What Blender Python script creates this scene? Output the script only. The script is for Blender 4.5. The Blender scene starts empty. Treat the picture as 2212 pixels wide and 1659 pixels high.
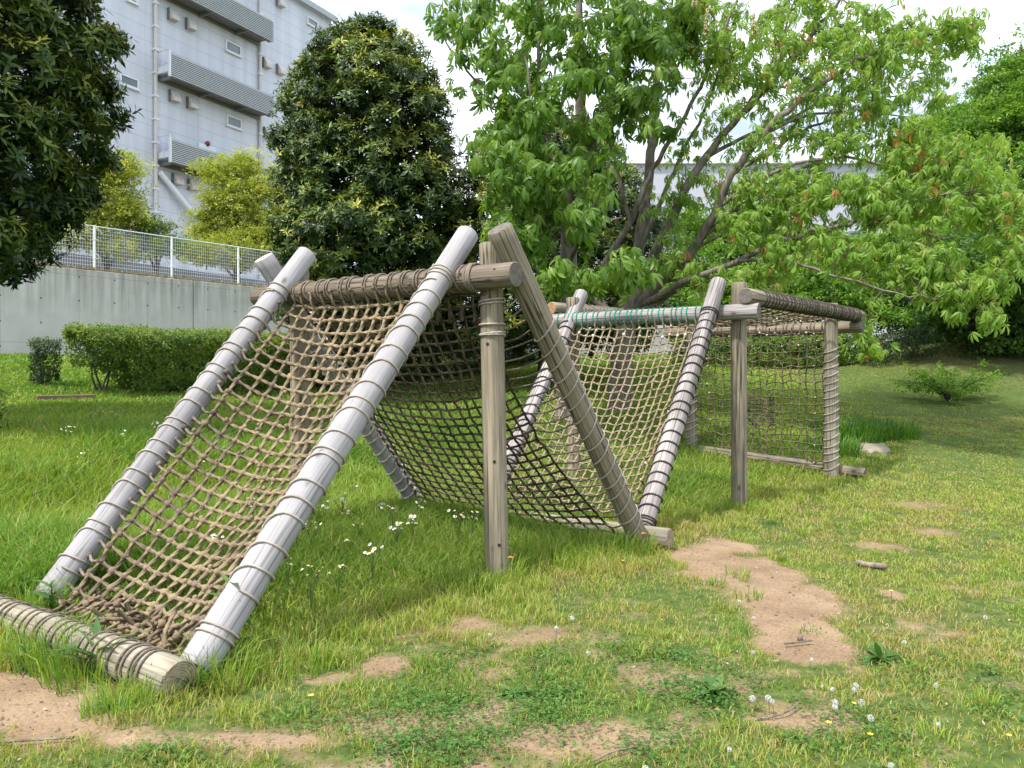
import bpy, math, random
import numpy as np
from mathutils import Matrix, Vector

SEED = 7
rng = np.random.default_rng(SEED)
random.seed(SEED)
sc = bpy.context.scene
COL = sc.collection

# ------------------------------------------------------------------ camera
CAMZ = 1.4
F = 1640.0            # focal length in pixels of a 2212 px wide picture
HOR = 807.0           # horizon row in that picture
cam = bpy.data.cameras.new('camera')
cam.sensor_width = 36.0
cam.lens = 36.0 * F / 2212.0
cam.shift_y = (HOR - 829.5) / 2212.0
cam.clip_start = 0.05
cam.clip_end = 3000
camo = bpy.data.objects.new('camera', cam)
camo.location = (0, 0, CAMZ)
camo.rotation_euler = (math.radians(90), 0, 0)
COL.objects.link(camo)
sc.camera = camo

# ------------------------------------------------------------------ light
SUN = Vector((-0.40, -0.38, 0.92)).normalized()
SUN_EL = math.asin(SUN.z)
SUN_ROT = math.atan2(SUN.x, SUN.y)
sun = bpy.data.lights.new('sun', 'SUN')
sun.energy = 2.5
sun.angle = math.radians(4.0)
sun.color = (1.0, 0.955, 0.88)
suno = bpy.data.objects.new('sun', sun)
suno.rotation_euler = SUN.to_track_quat('Z', 'Y').to_euler()
suno.location = (-20, -20, 40)
COL.objects.link(suno)

world = bpy.data.worlds.new('World')
sc.world = world
world.use_nodes = True
wn, wl = world.node_tree.nodes, world.node_tree.links
wn.clear()
w_out = wn.new('ShaderNodeOutputWorld')
w_bg = wn.new('ShaderNodeBackground'); w_bg.inputs['Strength'].default_value = 0.15
w_sky = wn.new('ShaderNodeTexSky'); w_sky.sky_type = 'NISHITA'; w_sky.sun_disc = False
w_sky.sun_elevation = SUN_EL; w_sky.sun_rotation = SUN_ROT
w_sky.air_density = 1.0; w_sky.dust_density = 1.5
w_tc = wn.new('ShaderNodeTexCoord')
w_map = wn.new('ShaderNodeMapping'); w_map.inputs['Scale'].default_value = (1.0, 1.0, 2.6)
w_no = wn.new('ShaderNodeTexNoise'); w_no.inputs['Scale'].default_value = 2.2
w_no.inputs['Detail'].default_value = 8; w_no.inputs['Roughness'].default_value = 0.58
w_rp = wn.new('ShaderNodeValToRGB')
w_rp.color_ramp.elements[0].position = 0.30; w_rp.color_ramp.elements[1].position = 0.62
w_rp.color_ramp.elements[0].color = (0.35, 0.35, 0.35, 1)
w_mx = wn.new('ShaderNodeMix'); w_mx.data_type = 'RGBA'
w_n2 = wn.new('ShaderNodeTexNoise'); w_n2.inputs['Scale'].default_value = 3.4; w_n2.inputs['Detail'].default_value = 7
w_r2 = wn.new('ShaderNodeValToRGB')
w_r2.color_ramp.elements[0].position = 0.36; w_r2.color_ramp.elements[1].position = 0.60
w_r2.color_ramp.elements[0].color = (2.1, 2.4, 2.8, 1); w_r2.color_ramp.elements[1].color = (6.2, 6.5, 6.9, 1)
wl.new(w_map.outputs['Vector'], w_n2.inputs['Vector']); wl.new(w_n2.outputs['Fac'], w_r2.inputs['Fac']); wl.new(w_r2.outputs['Color'], w_mx.inputs['B'])
wl.new(w_tc.outputs['Generated'], w_map.inputs['Vector'])
wl.new(w_map.outputs['Vector'], w_no.inputs['Vector'])
wl.new(w_no.outputs['Fac'], w_rp.inputs['Fac'])
wl.new(w_rp.outputs['Color'], w_mx.inputs['Factor'])
wl.new(w_sky.outputs['Color'], w_mx.inputs['A'])
wl.new(w_mx.outputs['Result'], w_bg.inputs['Color'])
wl.new(w_bg.outputs['Background'], w_out.inputs['Surface'])

sc.view_settings.view_transform = 'Standard'
sc.view_settings.look = 'None'
sc.view_settings.exposure = 1.34
sc.view_settings.gamma = 1.0
sc.render.engine = 'CYCLES'
sc.cycles.max_bounces = 8
sc.cycles.transparent_max_bounces = 8
sc.cycles.use_denoising = True

# ------------------------------------------------------------------ helpers
def W(u, v, d):
    """a point at depth d metres, seen at pixel (u, v) of the 2212 px picture"""
    return np.array([(u - 1106.0) / F * d, d, CAMZ + (HOR - v) / F * d])

WM = {}
def link(o, parent=None, world=None):
    COL.objects.link(o)
    world = world if world is not None else Matrix.Identity(4)
    WM[o.name] = world.copy()
    if parent is not None:
        o.parent = parent
        o.matrix_basis = WM[parent.name].inverted() @ world
    else:
        o.matrix_basis = world
    return o

def tag(o, label=None, cat=None, group=None, kind=None):
    if label: o['label'] = label
    if cat: o['category'] = cat
    if group: o['group'] = group
    if kind: o['kind'] = kind
    return o

def empty(name, loc, label, cat, group=None):
    o = bpy.data.objects.new(name, None)
    o.empty_display_size = 0.2
    link(o, None, Matrix.Translation(Vector(loc)))
    return tag(o, label, cat, group)

def norm(v):
    v = np.asarray(v, float)
    return v / np.maximum(np.linalg.norm(v, axis=-1, keepdims=True), 1e-9)

class MB:
    """collects geometry for ONE mesh"""
    def __init__(s):
        s.v = []; s.p = {3: [], 4: []}; s.m = {3: [], 4: []}; s.sm = {3: [], 4: []}
        s.rnd = []; s.n = 0; s.ng = []
    def add(s, V, polys, mat=0, rnd=0.5, smooth=True):
        V = np.asarray(V, float).reshape(-1, 3)
        for P in polys:
            P = np.asarray(P, np.int64)
            if P.size == 0: continue
            k = P.shape[1]
            s.p[k].append(P + s.n)
            s.m[k].append(np.full(len(P), mat, np.int32) if np.isscalar(mat) else np.asarray(mat, np.int32))
            s.sm[k].append(np.full(len(P), smooth, bool))
        r = np.full(len(V), rnd, np.float32) if np.isscalar(rnd) else np.asarray(rnd, np.float32)
        s.v.append(V); s.rnd.append(r); s.n += len(V)
    def box(s, c, size, R=None, mat=0, rnd=0.5, bevel=0.0):
        c = np.asarray(c, float); h = np.asarray(size, float) / 2
        if bevel > 0:
            b = min(bevel, h.min() * 0.9)
            V = []; idx = {}
            for sx in (-1, 1):
                for sy in (-1, 1):
                    for sz in (-1, 1):
                        for ax in range(3):
                            p = np.array([sx * (h[0] - b), sy * (h[1] - b), sz * (h[2] - b)])
                            p[ax] += b * (sx, sy, sz)[ax]
                            idx[(sx, sy, sz, ax)] = len(V); V.append(p)
            Q = []; T = []
            for ax in range(3):
                a, bb = (ax + 1) % 3, (ax + 2) % 3
                for sg in (-1, 1):
                    f = []
                    for (i, j) in ((-1, -1), (1, -1), (1, 1), (-1, 1)):
                        k = [0, 0, 0]; k[ax] = sg; k[a] = i; k[bb] = j
                        f.append(idx[(k[0], k[1], k[2], ax)])
                    Q.append(f if sg > 0 else f[::-1])
                for i in (-1, 1):
                    for j in (-1, 1):
                        k0 = [0, 0, 0]; k0[ax] = -1; k0[a] = i; k0[bb] = j
                        k1 = list(k0); k1[ax] = 1
                        f = [idx[(*k0, a)], idx[(*k1, a)], idx[(*k1, bb)], idx[(*k0, bb)]]
                        Q.append(f if i * j < 0 else f[::-1])
            for sx in (-1, 1):
                for sy in (-1, 1):
                    for sz in (-1, 1):
                        f = [idx[(sx, sy, sz, 0)], idx[(sx, sy, sz, 1)], idx[(sx, sy, sz, 2)]]
                        T.append(f if sx * sy * sz > 0 else f[::-1])
            V = np.array(V); polys = [np.array(Q), np.array(T)]
        else:
            V = np.array([[x, y, z] for x in (-1, 1) for y in (-1, 1) for z in (-1, 1)], float) * h
            polys = [np.array([[0, 1, 3, 2], [4, 6, 7, 5], [0, 4, 5, 1], [2, 3, 7, 6], [0, 2, 6, 4], [1, 5, 7, 3]])]
        if R is not None: V = V @ np.asarray(R, float).T
        s.add(V + c, polys, mat, rnd, smooth=False)
    def tube(s, P, r, sides=8, ref=None, caps=True, mat=0, capmat=None, rnd=0.5, lobes=0, lob=0.0, pitch=0.05, smooth=True, phase=0.0):
        P = np.asarray(P, float); n = len(P)
        r = np.full(n, r, float) if np.isscalar(r) else np.asarray(r, float)
        T = norm(np.gradient(P, axis=0))
        if ref is None:
            mt = np.abs(T).mean(0); ref = np.zeros(3); ref[np.argmin(mt)] = 1.0
        ref = np.broadcast_to(np.asarray(ref, float), (n, 3))
        N = norm(np.cross(T, ref)); B = np.cross(T, N)
        a = np.arange(sides) * 2 * np.pi / sides
        rr = np.repeat(r[:, None], sides, 1)
        if lobes:
            L = np.concatenate([[0], np.cumsum(np.linalg.norm(np.diff(P, axis=0), axis=1))])
            rr = rr * (1 + lob * np.cos(lobes * (a[None, :] - phase) - 2 * np.pi * L[:, None] / pitch))
        strand = None
        if lobes == 3:
            strand = np.floor(np.mod((3 * (a[None, :] - phase) - 2 * np.pi * L[:, None] / pitch) / (2 * np.pi) + 0.5, 3)).astype(int)
            strand = np.array([-0.13, 0.02, 0.15])[strand.clip(0, 2)]  # strand tones stand in for the groove shadows that mark the twist
        V = P[:, None, :] + rr[:, :, None] * (np.cos(a)[None, :, None] * N[:, None, :] + np.sin(a)[None, :, None] * B[:, None, :])
        V = V.reshape(-1, 3)
        i = np.arange(n - 1)[:, None] * sides; j = np.arange(sides)[None, :]; j2 = (j + 1) % sides
        Q = np.stack([i + j, i + j2, i + sides + j2, i + sides + j], -1).reshape(-1, 4)
        rv = rnd if np.isscalar(rnd) else np.repeat(np.asarray(rnd), sides)
        if strand is not None: rv = np.clip(rv + strand.ravel(), 0, 1)
        s.add(V, [Q], mat, rv, smooth)
        if caps:
            cm = mat if capmat is None else capmat
            for e, ring in ((0, V[:sides]), (n - 1, V[-sides:])):
                VV = np.vstack([ring, P[e][None]])
                k = np.arange(sides)
                Tt = np.stack([k, np.full(sides, sides), (k + 1) % sides], -1)
                if e: Tt = Tt[:, ::-1]
                s.add(VV, [Tt], cm, rnd if np.isscalar(rnd) else float(rnd[e]), False)
    def blob(s, c, r, mat=0, rnd=0.5, nu=7, nv=4, R=None, jit=0.0):
        th = np.linspace(0, np.pi, nv + 1)[1:-1]; ph = np.arange(nu) * 2 * np.pi / nu
        V = [[0, 0, 1]] + [[math.sin(t) * math.cos(p), math.sin(t) * math.sin(p), math.cos(t)] for t in th for p in ph] + [[0, 0, -1]]
        V = np.array(V)
        if jit: V = V * (1 + rng.uniform(-jit, jit, (len(V), 1)))
        V = V * np.asarray(r, float)
        if R is not None: V = V @ np.asarray(R).T
        Tt = [[0, 1 + j, 1 + (j + 1) % nu] for j in range(nu)]
        Q = []
        for i in range(len(th) - 1):
            for j in range(nu):
                Q.append([1 + i * nu + j, 1 + (i + 1) * nu + j, 1 + (i + 1) * nu + (j + 1) % nu, 1 + i * nu + (j + 1) % nu])
        last = len(V) - 1; o = 1 + (len(th) - 1) * nu
        Tt += [[last, o + (j + 1) % nu, o + j] for j in range(nu)]
        s.add(V + np.asarray(c, float), [np.array(Tt)] + ([np.array(Q)] if Q else []), mat, rnd)
    def build(s, name, mats, parent=None, world=None, label=None):
        me = bpy.data.meshes.new(name)
        V = np.vstack(s.v).astype(np.float32)
        me.vertices.add(len(V)); me.vertices.foreach_set('co', V.ravel())
        loops = []; starts = []; tot = []; mi = []; sm = []; off = 0
        for k in (3, 4):
            if s.p[k]:
                P = np.vstack(s.p[k]); loops.append(P.ravel())
                starts.append(off + np.arange(len(P)) * k); tot.append(np.full(len(P), k)); off += P.size
                mi.append(np.concatenate(s.m[k])); sm.append(np.concatenate(s.sm[k]))
        loops = np.concatenate(loops).astype(np.int32)
        me.loops.add(len(loops)); me.loops.foreach_set('vertex_index', loops)
        starts = np.concatenate(starts).astype(np.int32)
        me.polygons.add(len(starts)); me.polygons.foreach_set('loop_start', starts)
        try: me.polygons.foreach_set('loop_total', np.concatenate(tot).astype(np.int32))
        except Exception: pass
        me.polygons.foreach_set('material_index', np.concatenate(mi).astype(np.int32))
        me.polygons.foreach_set('use_smooth', np.concatenate(sm))
        at = me.attributes.new('rnd', 'FLOAT', 'POINT')
        at.data.foreach_set('value', np.concatenate(s.rnd).astype(np.float32))
        for m in (mats if isinstance(mats, (list, tuple)) else [mats]): me.materials.append(m)
        me.update(calc_edges=True); me.validate()
        o = bpy.data.objects.new(name, me)
        if parent is not None and world is None: world = Matrix.Identity(4)
        if world is not None and parent is None: pass
        link(o, parent, world)
        if label: o['label'] = label
        return o

def smooth_path(pts, step=0.1):
    """Catmull-Rom through the points, resampled at about step"""
    P = np.asarray(pts, float)
    if len(P) < 3:
        n = max(2, int(np.linalg.norm(P[-1] - P[0]) / step) + 1)
        return P[0] + (P[-1] - P[0]) * np.linspace(0, 1, n)[:, None]
    Q = np.vstack([2 * P[0] - P[1], P, 2 * P[-1] - P[-2]])
    out = []
    for i in range(len(P) - 1):
        p0, p1, p2, p3 = Q[i:i + 4]
        n = max(2, int(np.linalg.norm(p2 - p1) / step) + 1)
        t = np.linspace(0, 1, n, endpoint=False)[:, None]
        out.append(0.5 * (2 * p1 + (p2 - p0) * t + (2 * p0 - 5 * p1 + 4 * p2 - p3) * t ** 2 + (3 * p1 - p0 - 3 * p2 + p3) * t ** 3))
    out.append(P[-1:])
    return np.vstack(out)

def vnoise(x, y, seed=0):
    """2-D value noise in 0..1"""
    x = np.asarray(x, float); y = np.asarray(y, float)
    xi = np.floor(x).astype(np.int64); yi = np.floor(y).astype(np.int64)
    fx = x - xi; fy = y - yi; fx = fx * fx * (3 - 2 * fx); fy = fy * fy * (3 - 2 * fy)
    def h(a, b):
        n = (a * 374761393 + b * 668265263 + seed * 1274126177) & 0x7fffffff
        n = ((n ^ (n >> 13)) * 1274126177) & 0x7fffffff
        return ((n ^ (n >> 16)) & 0xffff) / 65535.0
    return (h(xi, yi) * (1 - fx) * (1 - fy) + h(xi + 1, yi) * fx * (1 - fy) + h(xi, yi + 1) * (1 - fx) * fy + h(xi + 1, yi + 1) * fx * fy)
def fbm(x, y, seed=0, o=3):
    s = 0; a = 0.5
    for k in range(o):
        s = s + a * vnoise(x * 2 ** k, y * 2 ** k, seed + k); a /= 2
    return s / (1 - 0.5 ** o)
def sstep(x, a, b):
    t = np.clip((np.asarray(x, float) - a) / (b - a), 0, 1); return t * t * (3 - 2 * t)

# ------------------------------------------------------------------ materials
def newmat(name):
    m = bpy.data.materials.new(name); m.use_nodes = True
    return m, m.node_tree.nodes, m.node_tree.links, m.node_tree.nodes['Principled BSDF']
def node(ns, t, **kw):
    n = ns.new(t)
    for k, v in kw.items():
        if k in n.inputs: n.inputs[k].default_value = v
        else: setattr(n, k, v)
    return n
def ramp(ns, stops):
    r = ns.new('ShaderNodeValToRGB'); cr = r.color_ramp
    while len(cr.elements) > 1: cr.elements.remove(cr.elements[-1])
    cr.elements[0].position = stops[0][0]; cr.elements[0].color = (*stops[0][1], 1)
    for p, c in stops[1:]:
        e = cr.elements.new(p); e.color = (*c, 1)
    return r
def mixc(ns, ls, fac, a, b, mode='MIX'):
    m = ns.new('ShaderNodeMix'); m.data_type = 'RGBA'; m.blend_type = mode
    for sock, val in (('Factor', fac), ('A', a), ('B', b)):
        if hasattr(val, 'is_output') or isinstance(val, bpy.types.NodeSocket): ls.new(val, m.inputs[sock])
        elif isinstance(val, (int, float)): m.inputs[sock].default_value = val
        else: m.inputs[sock].default_value = (*val, 1)
    return m.outputs['Result']
def g3(v): return (v, v, v)

def leaf_mat(name, stops, rough=0.45, transl=0.35, tcol=None, spec=0.4):
    m, ns, ls, b = newmat(name)
    at = ns.new('ShaderNodeAttribute'); at.attribute_name = 'rnd'
    rp = ramp(ns, stops); ls.new(at.outputs['Fac'], rp.inputs['Fac'])
    ls.new(rp.outputs['Color'], b.inputs['Base Color'])
    b.inputs['Roughness'].default_value = rough
    b.inputs['Specular IOR Level'].default_value = spec
    tr = ns.new('ShaderNodeBsdfTranslucent')
    tc = mixc(ns, ls, 1.0, rp.outputs['Color'], tcol or (1.5, 1.5, 0.6), 'MULTIPLY')
    ls.new(tc, tr.inputs['Color'])
    mx = ns.new('ShaderNodeMixShader'); mx.inputs['Fac'].default_value = transl
    ls.new(b.outputs['BSDF'], mx.inputs[1]); ls.new(tr.outputs['BSDF'], mx.inputs[2])
    ls.new(mx.outputs['Shader'], ns['Material Output'].inputs['Surface'])
    return m

def wood_mat(name, light, dark, crack=0.35, moss=0.0, tint=None, soft=0.0):
    """weathered round timber, grain along local Z"""
    m, ns, ls, b = newmat(name)
    tc = ns.new('ShaderNodeTexCoord'); oi = ns.new('ShaderNodeObjectInfo')
    ad = ns.new('ShaderNodeVectorMath'); ad.operation = 'ADD'
    sc_ = ns.new('ShaderNodeVectorMath'); sc_.operation = 'SCALE'
    cx = ns.new('ShaderNodeCombineXYZ')
    ls.new(oi.outputs['Random'], cx.inputs[0]); ls.new(oi.outputs['Random'], cx.inputs[2])
    ls.new(cx.outputs[0], sc_.inputs[0]); sc_.inputs['Scale'].default_value = 37.0
    ls.new(tc.outputs['Object'], ad.inputs[0]); ls.new(sc_.outputs[0], ad.inputs[1])
    def stretched(s, z, detail=4, rough=0.6):
        mp = node(ns, 'ShaderNodeMapping'); mp.inputs['Scale'].default_value = (s, s, z)
        ls.new(ad.outputs[0], mp.inputs['Vector'])
        n = node(ns, 'ShaderNodeTexNoise', Scale=1.0, Detail=detail, Roughness=rough)
        ls.new(mp.outputs[0], n.inputs['Vector']); return n.outputs['Fac']
    fine = stretched(60, 2.2); mid = stretched(14, 1.0, 3); big = stretched(2.5, 1.2, 3)
    r1 = ramp(ns, [(0.32, dark), (0.62, light)]); ls.new(fine, r1.inputs['Fac'])
    r2 = ramp(ns, [(0.3, g3(0.6 + 0.3 * soft)), (0.6, g3(1.08))]); ls.new(mid, r2.inputs['Fac'])
    c = mixc(ns, ls, 0.8, r1.outputs['Color'], r2.outputs['Color'], 'MULTIPLY')
    r3 = ramp(ns, [(0.35, g3(0.72)), (0.65, g3(1.1))]); ls.new(big, r3.inputs['Fac'])
    c = mixc(ns, ls, 0.8, c, r3.outputs['Color'], 'MULTIPLY')
    if moss:
        mo = stretched(5, 1.5, 5, 0.7)
        rm = ramp(ns, [(0.5, g3(0)), (0.7, g3(moss))]); ls.new(mo, rm.inputs['Fac'])
        c = mixc(ns, ls, rm.outputs['Color'], c, tint or (0.16, 0.18, 0.07))
    cr = stretched(16, 0.28, 2, 0.5)                  # long drying cracks
    rc = ramp(ns, [(0.480, g3(0)), (0.495, g3(1)), (0.505, g3(1)), (0.520, g3(0))]); ls.new(cr, rc.inputs['Fac'])
    cm = node(ns, 'ShaderNodeMath', operation='MULTIPLY'); cm.inputs[1].default_value = crack
    ls.new(rc.outputs['Color'], cm.inputs[0])
    c = mixc(ns, ls, cm.outputs[0], c, tuple(x * 0.12 for x in dark))
    vo = ns.new('ShaderNodeTexVoronoi'); vo.inputs['Scale'].default_value = 6.5
    mpv = node(ns, 'ShaderNodeMapping'); mpv.inputs['Scale'].default_value = (1, 1, 0.55)
    ls.new(ad.outputs[0], mpv.inputs['Vector']); ls.new(mpv.outputs[0], vo.inputs['Vector'])
    rk = ramp(ns, [(0.06, g3(0.8)), (0.12, g3(0.3)), (0.16, g3(0))]); ls.new(vo.outputs['Distance'], rk.inputs['Fac'])
    c = mixc(ns, ls, rk.outputs['Color'], c, tuple(x * 0.35 for x in dark))
    ls.new(c, b.inputs['Base Color'])
    b.inputs['Roughness'].default_value = 0.85; b.inputs['Specular IOR Level'].default_value = 0.2
    bp = node(ns, 'ShaderNodeBump', Strength=0.5, Distance=0.006)
    sb = node(ns, 'ShaderNodeMath', operation='SUBTRACT'); ls.new(fine, sb.inputs[0]); ls.new(cm.outputs[0], sb.inputs[1])
    ls.new(sb.outputs[0], bp.inputs['Height']); ls.new(bp.outputs['Normal'], b.inputs['Normal'])
    return m

def endgrain_mat(name, light, dark):
    m, ns, ls, b = newmat(name)
    tc = ns.new('ShaderNodeTexCoord'); sx = ns.new('ShaderNodeSeparateXYZ'); cx = ns.new('ShaderNodeCombineXYZ')
    ls.new(tc.outputs['Object'], sx.inputs[0]); ls.new(sx.outputs[0], cx.inputs[0]); ls.new(sx.outputs[1], cx.inputs[1])
    wv = node(ns, 'ShaderNodeTexWave', Scale=28.0, Distortion=2.5, Detail=2.0); wv.wave_type = 'RINGS'; wv.rings_direction = 'SPHERICAL'
    ls.new(cx.outputs[0], wv.inputs['Vector'])
    no = node(ns, 'ShaderNodeTexNoise', Scale=22.0, Detail=5.0); ls.new(tc.outputs['Object'], no.inputs['Vector'])
    rp = ramp(ns, [(0.2, dark), (0.8, light)]); ls.new(wv.outputs['Fac'], rp.inputs['Fac'])
    rn = ramp(ns, [(0.3, g3(0.45)), (0.65, g3(1.1))]); ls.new(no.outputs['Fac'], rn.inputs['Fac'])
    c = mixc(ns, ls, 0.85, rp.outputs['Color'], rn.outputs['Color'], 'MULTIPLY')
    ls.new(c, b.inputs['Base Color']); b.inputs['Roughness'].default_value = 0.9
    return m

def rope_mat(name, light, dark, bias=0.5):
    m, ns, ls, b = newmat(name)
    at = ns.new('ShaderNodeAttribute'); at.attribute_name = 'rnd'
    tc = ns.new('ShaderNodeTexCoord')
    no = node(ns, 'ShaderNodeTexNoise', Scale=7.0, Detail=5.0, Roughness=0.65); ls.new(tc.outputs['Object'], no.inputs['Vector'])
    n2 = node(ns, 'ShaderNodeTexNoise', Scale=160.0, Detail=2.0); ls.new(tc.outputs['Object'], n2.inputs['Vector'])
    a1 = node(ns, 'ShaderNodeMath', operation='ADD'); ls.new(no.outputs['Fac'], a1.inputs[0]); ls.new(at.outputs['Fac'], a1.inputs[1])
    a2 = node(ns, 'ShaderNodeMath', operation='MULTIPLY_ADD'); ls.new(n2.outputs['Fac'], a2.inputs[0]); a2.inputs[1].default_value = 0.35
    ls.new(a1.outputs[0], a2.inputs[2])
    rp = ramp(ns, [(0.0, dark), (1.0, light)])
    mr = node(ns, 'ShaderNodeMapRange'); mr.inputs['From Min'].default_value = 0.75 + 0.3 * (0.5 - bias); mr.inputs['From Max'].default_value = 1.45 + 0.3 * (0.5 - bias)
    ls.new(a2.outputs[0], mr.inputs['Value']); ls.new(mr.outputs[0], rp.inputs['Fac'])
    ls.new(rp.outputs['Color'], b.inputs['Base Color'])
    b.inputs['Roughness'].default_value = 0.95; b.inputs['Specular IOR Level'].default_value = 0.1
    bp = node(ns, 'ShaderNodeBump', Strength=0.4, Distance=0.003); ls.new(n2.outputs['Fac'], bp.inputs['Height']); ls.new(bp.outputs['Normal'], b.inputs['Normal'])
    return m

def flat_mat(name, col, rough=0.6, var=0.12, scale=6.0, metal=0.0, spec=0.4):
    m, ns, ls, b = newmat(name)
    tc = ns.new('ShaderNodeTexCoord'); no = node(ns, 'ShaderNodeTexNoise', Scale=scale, Detail=6.0, Roughness=0.6)
    ls.new(tc.outputs['Object'], no.inputs['Vector'])
    rp = ramp(ns, [(0.3, tuple(c * (1 - var) for c in col)), (0.7, tuple(min(1, c * (1 + var)) for c in col))])
    ls.new(no.outputs['Fac'], rp.inputs['Fac']); ls.new(rp.outputs['Color'], b.inputs['Base Color'])
    b.inputs['Roughness'].default_value = rough; b.inputs['Metallic'].default_value = metal; b.inputs['Specular IOR Level'].default_value = spec
    return m

def bark_mat(name, light, dark):
    m, ns, ls, b = newmat(name)
    tc = ns.new('ShaderNodeTexCoord'); mp = node(ns, 'ShaderNodeMapping'); mp.inputs['Scale'].default_value = (14, 14, 3.5)
    ls.new(tc.outputs['Object'], mp.inputs[0])
    no = node(ns, 'ShaderNodeTexNoise', Scale=1.0, Detail=6.0, Roughness=0.65); ls.new(mp.outputs[0], no.inputs['Vector'])
    n2 = node(ns, 'ShaderNodeTexNoise', Scale=3.0, Detail=4.0); ls.new(tc.outputs['Object'], n2.inputs['Vector'])
    rp = ramp(ns, [(0.35, dark), (0.65, light)]); ls.new(no.outputs['Fac'], rp.inputs['Fac'])
    r2 = ramp(ns, [(0.35, g3(0.65)), (0.65, g3(1.15))]); ls.new(n2.outputs['Fac'], r2.inputs['Fac'])
    ls.new(mixc(ns, ls, 1.0, rp.outputs['Color'], r2.outputs['Color'], 'MULTIPLY'), b.inputs['Base Color'])
    b.inputs['Roughness'].default_value = 0.9; b.inputs['Specular IOR Level'].default_value = 0.2
    bp = node(ns, 'ShaderNodeBump', Strength=0.7, Distance=0.02); ls.new(no.outputs['Fac'], bp.inputs['Height']); ls.new(bp.outputs['Normal'], b.inputs['Normal'])
    return m

# ------------------------------------------------------------------ terrain
WD = np.array([0.623, 0.783]); WNrm = np.array([-0.783, 0.623])      # along / towards the retaining wall
WALL_Q = 21.28
def qof(x, y): return WNrm[0] * x + WNrm[1] * y
def hgt(x, y):
    x = np.asarray(x, float); y = np.asarray(y, float)
    q = qof(x, y)
    t = np.clip((q - 6.2) / 15.0, 0, 1)
    a = 1.85 * (1 - (1 - t) ** 1.22) * sstep(q, 6.2, 8.5)
    g = 0.128 * np.clip(y - 9.4, 0, 15.5) * sstep(y, 9.4, 12.5)
    h = np.maximum(a, g)
    rr = sstep(x - 0.35 * y, 0.5, 6.0) * sstep(y, 14, 22) * 0.8        # bank under the trees on the right
    h = h + rr
    fade = 1 - sstep(y, 14, 30)
    h = h + fade * ((fbm(x * 1.3, y * 1.3, 3) - 0.5) * 0.06 + (fbm(x * 6, y * 6, 5) - 0.5) * 0.02)
    return h
def G(u, v):
    """ground point under pixel (u, v)"""
    d = F * CAMZ / max(v - HOR, 20)
    for _ in range(14):
        x = (u - 1106) / F * d
        d = 0.5 * d + 0.5 * F * (CAMZ - float(hgt(x, d))) / max(v - HOR, 4) if v > HOR + 4 else d
        d = min(max(d, 1.5), 60)
    return np.array([(u - 1106) / F * d, d])

# worn earth: (u, v, half-width px, half-height px, strength)
DIRT = [(60, 1520, 150, 60, 1.15), (150, 1560, 130, 55, 0.9), (20, 1480, 110, 26, 0.9),
        (1520, 1205, 80, 26, 1.2), (1600, 1236, 135, 38, 1.2), (1690, 1286, 120, 44, 1.15), (1712, 1345, 85, 46, 1.1), (1735, 1392, 105, 34, 1.1),
        (1560, 1180, 90, 16, 0.8), (830, 1440, 60, 22, 0.8), (700, 1465, 60, 14, 0.6), (1930, 1280, 30, 12, 0.6),
        (1900, 1180, 60, 14, 0.55), (2010, 1150, 60, 14, 0.5), (1990, 1090, 70, 10, 0.4), (300, 1600, 130, 24, 0.65), (560, 1600, 180, 26, 0.6),
        (900, 1560, 260, 40, 0.6), (1250, 1600, 260, 40, 0.62), (280, 1385, 130, 40, 0.9), (400, 1425, 60, 30, 0.8), (1080, 1525, 80, 18, 0.6), (1220, 1380, 120, 30, 0.4), (1000, 1350, 120, 24, 0.4), (1450, 1480, 160, 34, 0.45), (1750, 1560, 160, 40, 0.4)]
DW = []
for u, v, a, b_, s_ in DIRT:
    d = F * CAMZ / (v - HOR)
    c = np.array([(u - 1106) / F * d, d])
    DW.append((c[0], c[1], a / F * d, 0.5 * (F * CAMZ / (v - b_ - HOR) - F * CAMZ / (v + b_ - HOR)), s_))
def dirt(x, y):
    x = np.asarray(x, float); y = np.asarray(y, float)
    n = fbm(x * 2.2, y * 2.2, 11, 4) - 0.5; n2 = fbm(x * 9, y * 9, 17, 3) - 0.5
    m = np.zeros_like(x)
    for cx, cy, a, b_, s_ in DW:
        e = np.sqrt(((x - cx) / a) ** 2 + ((y - cy) / b_) ** 2)
        m = np.maximum(m, s_ * (1 - sstep(e + n * 0.8 + n2 * 0.9, 0.3, 1.35)))
    m = m + (n + n2 * 1.35 + 0.05) * 0.85 * sstep(6.5 - y, 0, 3) * sstep(x * 0.8 + 3.2 - 0.2 * y, 0, 1.5)
    bx = np.hypot((x - 12.2) / 2.6, (y - 18.8) / 2.2); m = np.maximum(m, 0.22 * (1 - sstep(bx + n * 1.2 + n2, 0.4, 1.1)))
    return np.clip(m, 0, 1)

# near side of the play frame: tall grass grows behind this line
TALL = [(-30, -4.2), (-4.0, 3.65), (-1.5, 3.0), (-0.95, 3.45), (0.05, 4.5), (0.75, 5.1), (1.5, 5.8), (1.55, 6.5), (2.6, 7.55), (4.6, 9.6), (6.5, 12.5), (9, 30), (9, 80)]
def tall(x, y):
    """signed distance to the line, positive on the far / left side"""
    x = np.asarray(x, float); y = np.asarray(y, float)
    best = np.full(x.shape, 1e9); sg = np.zeros(x.shape)
    for (ax, ay), (bx, by) in zip(TALL[:-1], TALL[1:]):
        dx, dy = bx - ax, by - ay; L2 = dx * dx + dy * dy
        t = np.clip(((x - ax) * dx + (y - ay) * dy) / L2, 0, 1)
        px, py = ax + t * dx, ay + t * dy
        d = np.hypot(x - px, y - py); s = np.sign(dx * (y - py) - dy * (x - px))
        u = d < best; best = np.where(u, d, best); sg = np.where(u, s, sg)
    return best * sg

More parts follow.
